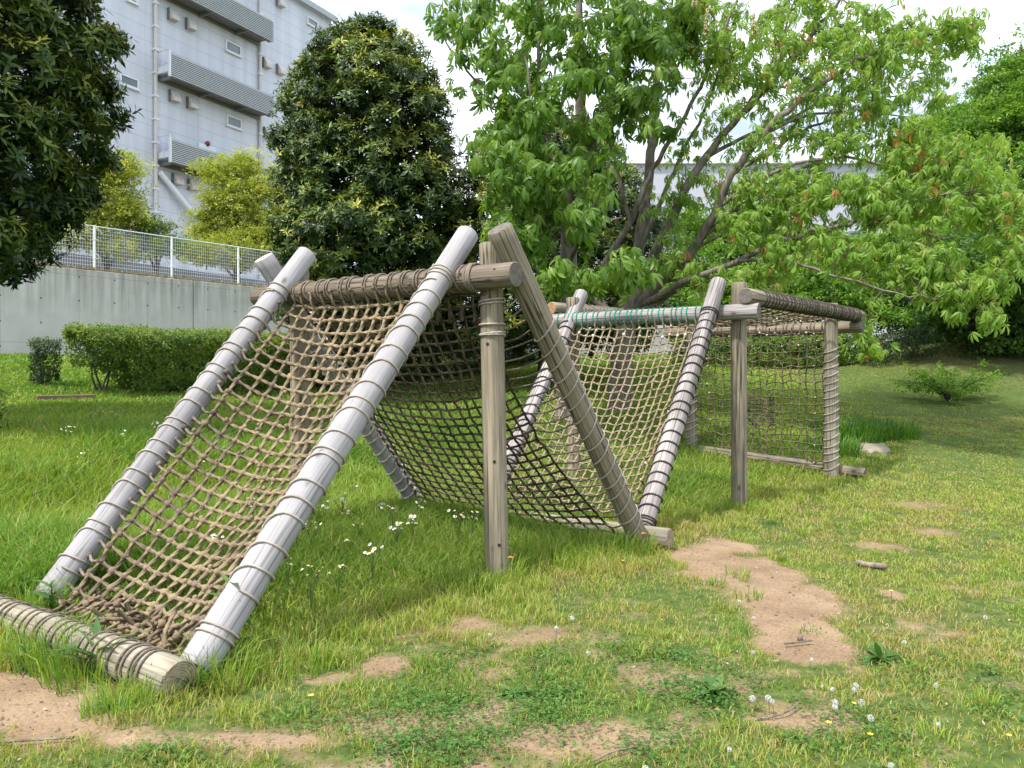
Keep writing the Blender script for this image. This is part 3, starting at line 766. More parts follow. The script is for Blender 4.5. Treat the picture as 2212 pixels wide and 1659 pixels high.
# the box
ZT = 2.19
beamC1 = Log((2.36, 7.68, ZT), (4.70, 10.28, ZT - 0.01), 0.08, 0.08, 'beam', M_POST, M_ENDD, 'top beam closely wound with rope')
beamC2 = Log(W(1190, 666, 9.2), (2.78, 11.75, 2.2), 0.078, 0.078, 'beam', M_PALE, M_ENDO, 'far top beam with an orange cut end')
postC = Log((4.23, 10.05, -0.25), (4.23, 10.07, 2.33), 0.088, 0.084, 'post', M_PALE, M_ENDD, 'right back post wound with rope')
postC2 = Log((2.72, 11.5, -0.2), (2.70, 11.5, 2.3), 0.088, 0.084, 'post', M_PALE, M_ENDD)
beamC = Log((4.72, 10.2, 2.03), (2.45, 12.05, 2.04), 0.08, 0.08, 'beam', M_POST, M_ENDD)
hC = float(hgt(4.3, 10.1))
logC = Log((4.62, 9.93, hC + 0.06), (2.5, 11.65, float(hgt(2.5, 11.6)) + 0.06), 0.07, 0.07, 'ground_log', M_POST, M_ENDD)

# lashings
poleR.wrap(spaced(0.14, 0.22, 3, 0.2), 0.006, M_RL)
poleR.wrap(spaced(0.36, poleR.L * 0.83, 19, 0.42), 0.006, M_RL, tilt=2.2)
poleR.wrap(spaced(poleR.L * 0.845, poleR.L * 0.87, 4, 0.1), 0.006, M_RL, tilt=1.0)
poleL.wrap(spaced(0.2, poleL.L * 0.83, 21, 0.4), 0.006, M_RL, tilt=2.2)
poleL.wrap(spaced(poleL.L * 0.84, poleL.L * 0.88, 3, 0.1), 0.006, M_RL)
tw = []
for c_ in spaced(0.42, beamA.L - 0.42, 15, 0.2): tw += [c_ - 0.014, c_ + 0.016]
beamA.wrap(np.sort(tw), 0.0062, M_RD)
beamA.wrap(spaced(0.30, 0.37, 6, 0.2), 0.0085, M_RD, tilt=1.0)
logA.wrap(np.sort(np.concatenate([spaced(0.17, 0.33, 5, .3), spaced(0.42, logA.L - 0.12, 23, .4)])), 0.0052, M_RD)
postA.wrap(spaced(0.25 + 1.86, 0.25 + 1.90, 3, 0.1), 0.0065, M_RL)
postA.wrap([0.25 + 1.73, 0.25 + 1.735], 0.0065, M_RL)
postA.wrap([0.25 + 1.655, 0.25 + 1.66, 0.25 + 1.675], 0.0065, M_RL)
poleV.wrap(spaced(0.28, poleV.L * 0.76, 17, 0.2), 0.006, M_RL, tilt=0.5)
poleV2.wrap(spaced(0.25, poleV2.L * 0.8, 20, 0.3), 0.009, M_FRAY, tilt=1.5)
poleB.wrap(np.concatenate([spaced(0.02, 0.10, 4, .1), spaced(0.2, poleB.L * 0.83, 21, 0.12)]), 0.0065, M_RB, tilt=2.0)
poleB.wrap(spaced(poleB.L * 0.84, poleB.L * 0.86, 3, 0.1), 0.007, M_RB)
poleB2.wrap(spaced(0.2, poleB2.L * 0.83, 20, 0.2), 0.007, M_RB, tilt=2.0)
gt = []
for c_ in spaced(0.62, beamB.L - 0.22, 14, 0.12): gt += [c_ - 0.03, c_ + 0.022]
beamB.wrap(np.sort(gt), 0.006, M_GREEN, 'green_cord', lobes=0)
beamC1.wrap(spaced(0.34, beamC1.L - 0.1, 40, 0.25), 0.007, M_RB, step=0.03)
beamC2.wrap(spaced(0.45, beamC2.L - 0.2, 36, 0.3), 0.008, M_RD, step=0.03)
postC.wrap(spaced(0.36, 2.0, 17, 0.2), 0.007, M_RL, step=0.03)
postC2.wrap(spaced(0.5, 2.0, 14, 0.3), 0.007, M_RL, step=0.03)
beamC.wrap(spaced(0.4, beamC.L - 0.3, 24, 0.3), 0.009, M_RD, step=0.03)
# drilled holes are dark plugs set in the timber
M_HOLE = flat_mat('hole_dark', (0.02, 0.018, 0.015), 0.9)
def plugs(log, lst):
    for (t, a) in lst:
        k = MB()
        c = np.array([math.cos(a), math.sin(a), 0]); R_ = log.rad(t)
        k.tube([c * (R_ - 0.012) + [0, 0, t * log.L], c * (R_ + 0.0015) + [0, 0, t * log.L]], 0.011, 10)
        k.build('bolt_hole', M_HOLE, log.o, log.M)
def ang_to(log, t, target=(0, 0, CAMZ)):
    d = np.asarray(target) - log.at(t); return math.atan2(d @ log.y, d @ log.x)
for lg, ts in ((postA, (0.2, 0.42, 0.73)), (beamA, (0.045, 0.15)), (poleB, (0.9,)), (poleR, (0.9,))):
    plugs(lg, [(t, ang_to(lg, t) + rng.uniform(-0.5, 0.5)) for t in ts])

# nets -------------------------------------------------------------
def net(k, P, r=0.0075, knot=2.0, step=0.011, lob=0.36, shade=None):
    """P: grid of knots (nc, nr, 3); columns along axis 1; shade(i, j) in 0..1 sets the rope tone: bleaching, and for the V net painted shade"""
    nc, nr = P.shape[:2]
    shade = shade or (lambda i, j: 0.5)
    for i in range(nc):
        pa = smooth_path(P[i], step); sh = np.interp(np.linspace(0, nr - 1, len(pa)), np.arange(nr), [shade(i, j) for j in range(nr)])
        k.tube(pa, r, 12, caps=False, lobes=3, lob=lob, pitch=r * 8.0, rnd=sh + float(rng.uniform(-0.1, 0.1)))
    for j in range(nr):
        pa = smooth_path(P[:, j], step); sh = np.interp(np.linspace(0, nc - 1, len(pa)), np.arange(nc), [shade(i, j) for i in range(nc)])
        k.tube(pa, r, 12, caps=False, lobes=3, lob=lob, pitch=r * 8.0, rnd=sh + float(rng.uniform(-0.12, 0.08)))
    for i in range(nc):
        for j in range(nr):
            kr = r * knot * rng.uniform(0.85, 1.2); sh = shade(i, j)
            k.blob(P[i, j], (kr * 1.05, kr * 1.05, kr * 0.9), rnd=float(np.clip(sh + rng.uniform(-0.15, 0.2), 0, 1)), nu=7, nv=4, jit=0.2)
            if rng.uniform() < 0.85:     # the half hitch that shows as a second small bump
                k.blob(P[i, j] + rng.normal(0, r * 1.0, 3), kr * 0.75, rnd=float(np.clip(sh + rng.uniform(-0.1, 0.25), 0, 1)), nu=6, nv=3, jit=0.15)

def ends(k, starts, stops, r, mat=0, sag=0.02, lump=0.0):
    for a, b_ in zip(starts, stops):
        a = np.asarray(a); b_ = np.asarray(b_); mid = (a + b_) / 2 + rng.normal(0, 0.008, 3) - np.array([0, 0, sag])
        k.tube(smooth_path([a, mid, b_], 0.015), r, 8, caps=True, mat=mat, lobes=3, lob=0.25, pitch=r * 6, rnd=float(rng.uniform(0.35, 0.65)))
        if lump:
            k.blob(b_ + rng.normal(0, 0.006, 3), lump * rng.uniform(0.8, 1.2), mat=mat, rnd=float(rng.uniform(0.3, 0.6)), jit=0.25)
            k.blob(a + rng.normal(0, 0.006, 3), lump * rng.uniform(0.8, 1.1), mat=mat, rnd=float(rng.uniform(0.3, 0.6)), jit=0.25)

# net 1: front slope between the white poles
def slope_grid(topL, topR, botL, botR, nc, nr, nrm, sag, tpow=1.0, inset=(0.0, 0.0), jit=0.008, skew=0.0):
    P = np.zeros((nc, nr, 3))
    for i in range(nc):
        s_ = inset[0] + (1 - inset[0] - inset[1]) * i / (nc - 1)
        top = topL + (topR - topL) * s_; bot = botL + (botR - botL) * s_
        for j in range(nr):
            t = (j / (nr - 1)) ** tpow
            w = 4 * s_ * (1 - s_); prof = min(1.0, math.sin(math.pi * min(1, t * 0.93 + 0.035)) ** 0.7)
            P[i, j] = top + (bot - top) * t + nrm * sag * (w ** 0.8) * prof
    return P + rng.normal(0, jit, P.shape)
up = np.array([0, 0, 1.0])
tL, tR = poleL.at(0.80), poleR.at(0.82)
inL = -D1; inR = D1
topL = beamA.at((np.dot(tL - beamA.a, beamA.z)) / beamA.L) - up * 0.10 - E1 * 0.05 + inL * 0.10
topR = beamA.at((np.dot(tR - beamA.a, beamA.z)) / beamA.L) - up * 0.10 - E1 * 0.05 + inR * 0.10
dR = poleR.z; dL = poleL.z
botL = W(142, 1312, 4.36); botR = W(398, 1418, 3.56); botL[2] = botR[2] = 0.07
nrm1 = norm(E1 * 0.62 - up * 0.78)
N1 = slope_grid(topL, topR, botL, botR, 14, 27, nrm1, 0.25, 0.98, (0, 0), 0.005)
# the lower end lies in a heap near the log
for j in range(24, 27): N1[:, j, 2] = np.maximum(N1[:, j, 2], 0.06)
N1[:, :, 2] = np.maximum(N1[:, :, 2], 0.045)
k = MB(); nk = k
net(k, N1, 0.0106, 2.1, shade=lambda i, j: 0.28 + 0.3 * (4 * (i / 13) * (1 - i / 13)) ** 0.7 + 0.06 * (j < 4))
ends(k, [N1[i, 0] for i in range(14)], [beamA.at(np.dot(N1[i, 0] - beamA.a, beamA.z) / beamA.L) - E1 * 0.085 - up * 0.02 for i in range(14)], 0.009, lump=0.014)
ends(k, [N1[0, j] for j in range(1, 26)], [poleL.at(np.clip(np.dot(N1[0, j] - poleL.a, poleL.z) / poleL.L + 0.012, 0.02, 0.9)) + norm(inL - 0.2 * up) * 0.085 for j in range(1, 26)], 0.009, 1, lump=0.019)
ends(k, [N1[13, j] for j in range(1, 26)], [poleR.at(np.clip(np.dot(N1[13, j] - poleR.a, poleR.z) / poleR.L + 0.012, 0.02, 0.9)) + norm(inR - 0.2 * up) * 0.085 for j in range(1, 26)], 0.009, 1, lump=0.019)
# slack heap of knots along the ground log
for i in range(42):
    s_ = rng.uniform(0.02, 0.98); c = botL + (botR - botL) * s_ + np.array([0.55, 0.83, 0]) * rng.uniform(-0.03, 0.2); c[2] = rng.uniform(0.05, 0.13)
    dr = norm(rng.normal(0, 1, 3) * [1, 1, 0.35]); L_ = rng.uniform(0.06, 0.14)
    k.tube(smooth_path([c - dr * L_, c + rng.normal(0, 0.02, 3), c + dr * L_], 0.012), 0.0098, 9, lobes=3, lob=0.3, pitch=0.062, rnd=float(rng.uniform(0.35, 0.6)))
    k.blob(c + rng.normal(0, 0.02, 3), rng.uniform(0.016, 0.026), rnd=float(rng.uniform(0.4, 0.65)), jit=0.2)
ends(k, [botL + (botR - botL) * s_ - np.array([0, 0, -0.03]) for s_ in np.linspace(0.02, 0.98, 13)], [logA.at(t) + up * 0.075 + E1 * 0.05 for t in np.linspace(0.64, 0.10, 13)], 0.009)
k.build('climbing_net', [M_R1, M_RD], frame, None, 'tan rope net stretched between the two white poles')

# net 2: dark net hanging from the beam down into the V
tR2 = beamA.at(0.085) - up * 0.1 + E1 * 0.05 + D1 * 0.06; tL2 = beamA.at(0.80) - up * 0.1 + E1 * 0.05
bR2 = logV.at(0.16) + up * 0.02 - E1 * 0.1; bL2 = logV.at(0.90) + up * 0.02 - E1 * 0.1
nrm2 = norm(-E1 * 0.6 - up * 0.8)
N2 = slope_grid(tL2, tR2, bL2, bR2, 18, 29, nrm2, 0.14, 1.0, (0.0, 0.0), 0.0035)
# the near edge is pulled in and laced to the pole with long cords
for j in range(1, 28):
    t = j / 28; pull = 0.24 * math.sin(math.pi * t) ** 0.8
    for i in range(18):
        f = max(0, (i - 7) / 10.0) ** 1.6
        N2[i, j] += D1 * pull * f
N2[:, :, 2] = np.maximum(N2[:, :, 2], 0.07)
k = MB()
net(k, N2, 0.0080, 1.75, shade=lambda i, j: 0.5 - 0.02 * max(0, i - 7) - 0.10 * (j > 12))  # near edge and lower rows toned darker, painted shade in the V
ends(k, [N2[17, j] for j in range(2, 28)], [poleV.at(np.clip(np.dot(N2[17, j] - poleV.a, poleV.z) / poleV.L + 0.01, 0.03, 0.9)) + norm(D1 - 0.3 * up) * 0.085 for j in range(2, 28)], 0.006, 1)
ends(k, [N2[0, j] for j in range(2, 28)], [poleV2.at(np.clip(np.dot(N2[0, j] - poleV2.a, poleV2.z) / poleV2.L + 0.01, 0.03, 0.9)) + norm(-D1 - 0.1 * up) * 0.085 for j in range(2, 28)], 0.0085, 2, lump=0.02)
ends(k, [N2[i, 0] for i in range(18)], [beamA.at(np.dot(N2[i, 0] - beamA.a, beamA.z) / beamA.L) + E1 * 0.08 - up * 0.02 for i in range(18)], 0.0085)
for i in range(3, 18):      # rope tails below the top row
    a = N2[i, 1] + rng.normal(0, 0.01, 3)
    k.tube(smooth_path([a, a - up * 0.05 + rng.normal(0, 0.01, 3), a - up * rng.uniform(0.08, 0.13)], 0.015), 0.012, 7, rnd=0.3)
k.build('climbing_net', [M_R2, M_RD, M_FRAY], frame, None, 'dark shaded rope net hanging in the V behind the front post')

# net 3: straw coloured net rising to the second beam
D2 = norm(beamB.b - beamB.a); E2 = np.array([-D2[1], D2[0], 0]) * -1
E2 = np.array([0.61, 0.79, 0])
tR3 = beamB.at(0.215) - up * 0.11 - E2 * 0.05; tL3 = beamB.at(0.78) - up * 0.11 - E2 * 0.05
bR3 = poleB.at(0.05) + D2 * 0.16 + up * 0.02; bL3 = poleB2.at(0.04) - D2 * 0.14 + up * 0.02
nrm3 = norm(E2 * 0.55 - up * 0.83)
N3 = slope_grid(tL3, tR3, bL3, bR3, 17, 24, nrm3, 0.16, 1.0, (0.0, 0.0), 0.004)
for i in range(17): N3[i, :, 2] += 0.006 * (-1) ** i
N3[:, :, 2] = np.maximum(N3[:, :, 2], 0.06)
k = MB()
net(k, N3, 0.0078, 1.75, shade=lambda i, j: 0.55)
ends(k, [N3[16, j] for j in range(1, 23)], [poleB.at(np.clip(np.dot(N3[16, j] - poleB.a, poleB.z) / poleB.L + 0.01, 0.03, 0.9)) + norm(D2 - 0.2 * up) * 0.083 for j in range(1, 23)], 0.008, 1, lump=0.014)
ends(k, [N3[0, j] for j in range(1, 23)], [poleB2.at(np.clip(np.dot(N3[0, j] - poleB2.a, poleB2.z) / poleB2.L + 0.01, 0.03, 0.9)) + norm(-D2 - 0.2 * up) * 0.083 for j in range(1, 23)], 0.008, 0)
ends(k, [N3[i, 0] for i in range(17)], [beamB.at(np.dot(N3[i, 0] - beamB.a, beamB.z) / beamB.L) - E2 * 0.07 - up * 0.045 for i in range(17)], 0.0095)
for i in range(17):
    for j in (0, 1):
        if rng.uniform() < 0.8: k.blob(N3[i, j] + rng.normal(0, 0.012, 3), rng.uniform(0.012, 0.02), mat=2, rnd=0.6, jit=0.3)
for j in range(1, 23):
    k.blob(N3[16, j] + rng.normal(0, 0.008, 3), rng.uniform(0.010, 0.017), mat=2, rnd=0.4, jit=0.3)
k.build('climbing_net', [M_R3, M_R5, M_FRAY], frame, None, 'straw coloured rope net rising to the green lashed beam')

# net 4: roof of the box
c00 = beamC1.at(0.16) + D2 * 0.1 - up * 0.02; c01 = beamC1.at(0.93) + D2 * 0.1 - up * 0.02
c10 = beamC2.at(0.16) - D2 * 0.1 - up * 0.02; c11 = beamC2.at(0.93) - D2 * 0.1 - up * 0.02
P4 = np.zeros((14, 18, 3))
for i in range(14):
    for j in range(18):
        s_, t = i / 13, j / 17
        P4[i, j] = (c00 * (1 - s_) + c10 * s_) * (1 - t) + (c01 * (1 - s_) + c11 * s_) * t - up * 0.14 * (4 * s_ * (1 - s_)) ** 0.8 * (0.35 + 0.65 * 4 * t * (1 - t))
P4 += rng.normal(0, 0.007, P4.shape)
k = MB()
net(k, P4, 0.0085, 1.7, step=0.016, shade=lambda i, j: 0.6)
ends(k, [P4[0, j] for j in range(18)], [beamC1.at(np.dot(P4[0, j] - beamC1.a, beamC1.z) / beamC1.L) + D2 * 0.06 - up * 0.06 for j in range(18)], 0.009)
for n_ in range(40):
    k.blob(P4[rng.integers(0, 4), rng.integers(0, 18)] - up * 0.012 + rng.normal(0, 0.01, 3), rng.uniform(0.010, 0.018), mat=1, rnd=0.5, jit=0.3)
k.build('climbing_net', [M_R5, M_FRAY], frame, None, 'rope net stretched flat as the roof of the box')
# net 5: upright back wall of the box
P5 = np.zeros((17, 18, 3))
a0 = postC.at(0.12) + D2 * 0.13; a1 = postC2.at(0.12) - D2 * 0.12
for i in range(17):
    for j in range(18):
        s_, t = i / 16, j / 17
        p = a0 * (1 - s_) + a1 * s_; zb = hC + 0.09 + 0.12 * s_
        p = p + np.array([0.05, 0.06, 0]); p[2] = zb + (1.95 - zb) * (1 - t)
        P5[i, j] = p + E2 * 0.06 * 4 * s_ * (1 - s_) - up * 0.06 * 4 * s_ * (1 - s_) * (1 - t) ** 0.5 * (t > 0)
P5 += rng.normal(0, 0.009, P5.shape)
P5[:, :, 2] += (0.010 * (-1) ** np.arange(17))[:, None]
k = MB()
net(k, P5, 0.0075, 1.7, step=0.016, shade=lambda i, j: 0.5)
ends(k, [P5[0, j] for j in range(1, 17)], [postC.at((P5[0, j][2] + 0.25) / postC.L) + D2 * 0.085 + up * 0.02 for j in range(1, 17)], 0.008)
ends(k, [P5[16, j] for j in range(1, 17)], [postC2.at((P5[16, j][2] + 0.2) / postC2.L) - D2 * 0.085 + up * 0.02 for j in range(1, 17)], 0.008)
ends(k, [P5[i, 0] for i in range(17)], [P5[i, 0] + up * 0.09 + rng.normal(0, .01, 3) for i in range(17)], 0.008)
k5 = k; k = MB()      # square darned patch
for i in range(6, 11):
    for j in range(8, 13):
        base = P5[i, j]; dx = (P5[min(i + 1, 16), j] - base); dz = (P5[i, min(j + 1, 17)] - base)
        for f in (0.0, 0.5):
            if i < 10: k.tube(smooth_path([base + dz * f, base + dx * 0.5 + dz * f + rng.normal(0, 0.012, 3), base + dx + dz * f], 0.02), 0.0085, 6, lobes=3, lob=.2, rnd=0.4)
            if j < 12: k.tube(smooth_path([base + dx * f, base + dz * 0.5 + dx * f + rng.normal(0, 0.012, 3), base + dz + dx * f], 0.02), 0.0085, 6, lobes=3, lob=.2, rnd=0.4)
        k.blob(base + dx * 0.5 + dz * 0.5, 0.016, rnd=0.5, jit=0.2)
k.build('net_patch', M_R5, frame, None)
k = k5
for i in range(17):
    for j in (0, 1):
        if rng.uniform() < 0.6: k.blob(P5[i, j] + rng.normal(0, 0.01, 3), rng.uniform(0.010, 0.018), mat=1, rnd=0.5, jit=0.3)
for j in range(1, 17):
    if rng.uniform() < 0.7: k.blob(P5[1, j] + rng.normal(0, 0.01, 3), rng.uniform(0.010, 0.017), mat=1, rnd=0.5, jit=0.3)
    if rng.uniform() < 0.7: k.blob(P5[15, j] + rng.normal(0, 0.01, 3), rng.uniform(0.010, 0.017), mat=1, rnd=0.5, jit=0.3)
k.build('climbing_net', [M_R5, M_FRAY], frame, None, 'grey brown rope net hanging as the back wall of the box')

# ------------------------------------------------------------------ foliage tools
def strip_leaf(L=1.0, w=0.3, fold=0.12, droop=0.15, st=(0.0, 0.3, 0.65, 1.0), prof=(0.12, 0.9, 0.85, 0.0)):
    V = []; Q = []; T = []
    for i, (t, p) in enumerate(zip(st, prof)):
        y = t * L; z = -droop * L * t * t
        V += [[-w * L * p / 2, y, z + fold * w * L * p], [0, y, z], [w * L * p / 2, y, z + fold * w * L * p]]
        if i:
            a = (i - 1) * 3; c = i * 3
            Q += [[a, a + 1, c + 1, c], [a + 1, a + 2, c + 2, c + 1]]
    return np.array(V), [np.array(Q)]
def quad_leaf(L=1.0, w=0.45, droop=0.15):
    V = np.array([[0, 0, 0], [w * L / 2, L * 0.45, 0.04 * L], [0, L, -droop * L], [-w * L / 2, L * 0.45, 0.04 * L]])
    return V, [np.array([[0, 1, 2, 3]])]
def merge(parts):
    Vs = []; Qs = []; n = 0
    for V, P in parts:
        Vs.append(V); Qs.append(P[0] + n); n += len(V)
    return np.vstack(Vs), [np.vstack(Qs)]
def rotz(a): return np.array([[math.cos(a), -math.sin(a), 0], [math.sin(a), math.cos(a), 0], [0, 0, 1]])
def rotx(a): return np.array([[1, 0, 0], [0, math.cos(a), -math.sin(a)], [0, math.sin(a), math.cos(a)]])
def palmate(nl=7, droop=0.5, w=0.36, seed=0):
    r_ = np.random.default_rng(seed); out = []
    for k in range(nl):
        f = (k - (nl - 1) / 2) / ((nl - 1) / 2)
        a = f * math.radians(125) + r_.normal(0, 0.08); L = 1.0 - 0.48 * abs(f) ** 1.4
        V, P = strip_leaf(L, w * (1.05 if abs(f) < 0.5 else 0.95), 0.10, droop * r_.uniform(0.5, 1.1), (0.0, 0.25, 0.62, 0.85, 1.0), (0.06, 0.5, 1.0, 0.62, 0.0))
        V = V @ rotx(-math.radians(r_.uniform(10, 32))).T
        out.append((V @ rotz(-a).T, P))
    return merge(out)
def whorl(nl=9, w=0.27, seed=0):
    r_ = np.random.default_rng(seed); out = []
    for k in range(nl):
        a = k * 2.4 + r_.normal(0, 0.2); V, P = strip_leaf(r_.uniform(0.7, 1.05), w, 0.12, r_.uniform(0.0, 0.3))
        V = V @ rotx(math.radians(r_.uniform(-15, 50))).T
        out.append((V @ rotz(a).T, P))
    return merge(out)
def spray(nl=6, w=0.45, seed=0):
    r_ = np.random.default_rng(seed); out = []
    for k in range(nl):
        V, P = quad_leaf(r_.uniform(0.7, 1.1), w * r_.uniform(0.8, 1.2), r_.uniform(0.05, 0.35))
        V = V @ rotx(r_.uniform(-0.6, 0.7)).T @ rotz(r_.uniform(0, 6.28)).T
        out.append((V + r_.normal(0, 0.55, 3) * [1, 1, 0.5], P))
    return merge(out)
def frames(d, roll):
    """rotation matrices whose Y follows d and Z is as upward as possible, rolled"""
    d = norm(d); n = len(d)
    upv = np.tile(np.array([0, 0, 1.0]), (n, 1)); bad = np.abs(d[:, 2]) > 0.97; upv[bad] = [1, 0, 0]
    x = norm(np.cross(d, upv)); z = np.cross(x, d)
    c, s_ = np.cos(roll)[:, None], np.sin(roll)[:, None]
    x2 = x * c + z * s_; z2 = -x * s_ + z * c
    return np.stack([x2, d, z2], -1)
def axis_frames(zax, spin):
    z = norm(zax); n = len(z)
    ref = np.tile(np.array([1.0, 0, 0]), (n, 1)); bad = np.abs(z[:, 0]) > 0.9; ref[bad] = [0, 1, 0]
    x = norm(np.cross(ref, z)); y = np.cross(z, x)
    c, s_ = np.cos(spin)[:, None], np.sin(spin)[:, None]
    return np.stack([x * c + y * s_, -x * s_ + y * c, z], -1)
def scatter(mb, tmpls, pos, R, scale, rnd, mat=0, smooth=True):
    which = rng.integers(0, len(tmpls), len(pos))
    for w, (V, P) in enumerate(tmpls):
        idx = np.where(which == w)[0]
        if len(idx) == 0: continue
        VV = np.einsum('nij,kj->nki', R[idx], V) * scale[idx][:, None, None] + pos[idx][:, None, :]
        off = (np.arange(len(idx)) * len(V))[:, None, None]
        polys = [(p[None] + off).reshape(-1, p.shape[1]) for p in P]
        mb.add(VV.reshape(-1, 3), polys, mat, np.repeat(rnd[idx], len(V)), smooth)

def rand_dir(n, r_=rng):
    return norm(r_.normal(0, 1, (n, 3)))

M_BARK = bark_mat('bark_grey', (0.27, 0.235, 0.20), (0.12, 0.10, 0.085))
M_BARKD = bark_mat('bark_dark', (0.10, 0.085, 0.07), (0.04, 0.034, 0.03))
M_TWIG = bark_mat('twig_brown', (0.15, 0.12, 0.10), (0.07, 0.055, 0.045))
M_EVER = leaf_mat('evergreen_leaf', [(0.0, (0.012, 0.028, 0.008)), (0.35, (0.034, 0.068, 0.014)), (0.65, (0.085, 0.135, 0.024)), (0.88, (0.19, 0.235, 0.04)), (1.0, (0.36, 0.37, 0.06))], 0.42, 0.15, (1.3, 1.3, 0.4), 0.28)
M_CHEST = leaf_mat('chestnut_leaf', [(0.0, (0.05, 0.13, 0.016)), (0.5, (0.135, 0.25, 0.034)), (1.0, (0.25, 0.36, 0.07))], 0.42, 0.5, (1.5, 1.5, 0.5), 0.4)
M_CHESTY = leaf_mat('chestnut_leaf_yellowing', [(0.0, (0.07, 0.17, 0.022)), (0.45, (0.21, 0.36, 0.058)), (0.90, (0.37, 0.49, 0.12)), (0.96, (0.34, 0.28, 0.08)), (1.0, (0.42, 0.15, 0.05))], 0.45, 0.56, (1.5, 1.4, 0.6), 0.35)
M_MAPLE = leaf_mat('broadleaf_green', [(0.0, (0.05, 0.13, 0.02)), (0.5, (0.14, 0.27, 0.04)), (1.0, (0.28, 0.40, 0.08))], 0.5, 0.4, (1.5, 1.5, 0.5), 0.3)
M_MAPLED = leaf_mat('broadleaf_shaded', [(0.0, (0.03, 0.08, 0.015)), (0.5, (0.07, 0.15, 0.026)), (1.0, (0.13, 0.22, 0.04))], 0.5, 0.3, (1.4, 1.4, 0.5), 0.3)  # darker copy of the broadleaf greens, shade of the edge tree in its colour
M_YELLOW = leaf_mat('yellow_green_leaf', [(0.0, (0.18, 0.26, 0.03)), (0.5, (0.37, 0.42, 0.085)), (1.0, (0.56, 0.57, 0.17))], 0.5, 0.4, (1.3, 1.25, 0.5), 0.3)
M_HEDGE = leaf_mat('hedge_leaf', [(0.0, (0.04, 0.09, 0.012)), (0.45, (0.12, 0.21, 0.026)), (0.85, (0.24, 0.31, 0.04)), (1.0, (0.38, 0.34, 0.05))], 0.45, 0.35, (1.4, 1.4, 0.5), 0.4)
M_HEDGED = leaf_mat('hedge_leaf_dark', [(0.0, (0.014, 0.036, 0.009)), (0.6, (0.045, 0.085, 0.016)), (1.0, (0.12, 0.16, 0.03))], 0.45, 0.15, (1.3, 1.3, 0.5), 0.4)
M_PETAL = flat_mat('petal_white', (0.82, 0.80, 0.78), 0.7, 0.03)
M_FLOWERY = flat_mat('flower_yellow', (0.75, 0.52, 0.05), 0.7, 0.1)

def trunk_mesh(pts, radii, sides=16, flare=True, seed=0):
    k = MB(); P = smooth_path(pts, 0.18); n = len(P)
    r = np.interp(np.linspace(0, 1, n), np.linspace(0, 1, len(radii)), radii)
    if flare: r = r * (1 + 0.45 * np.exp(-np.linspace(0, 1, n) * np.linalg.norm(P[-1] - P[0]) / 0.35))
    k.tube(P, r, sides, rnd=0.5); return k
def add_limb(k, pts, r0, r1, sides=10, wob=0.03, mat=0):
    P = smooth_path(pts, 0.2); n = len(P)
    P = P + rng.normal(0, wob * 0.25, P.shape) * np.linspace(0, 1, n)[:, None]
    k.tube(P, np.linspace(r0, r1, n), sides, mat=mat)
    return P

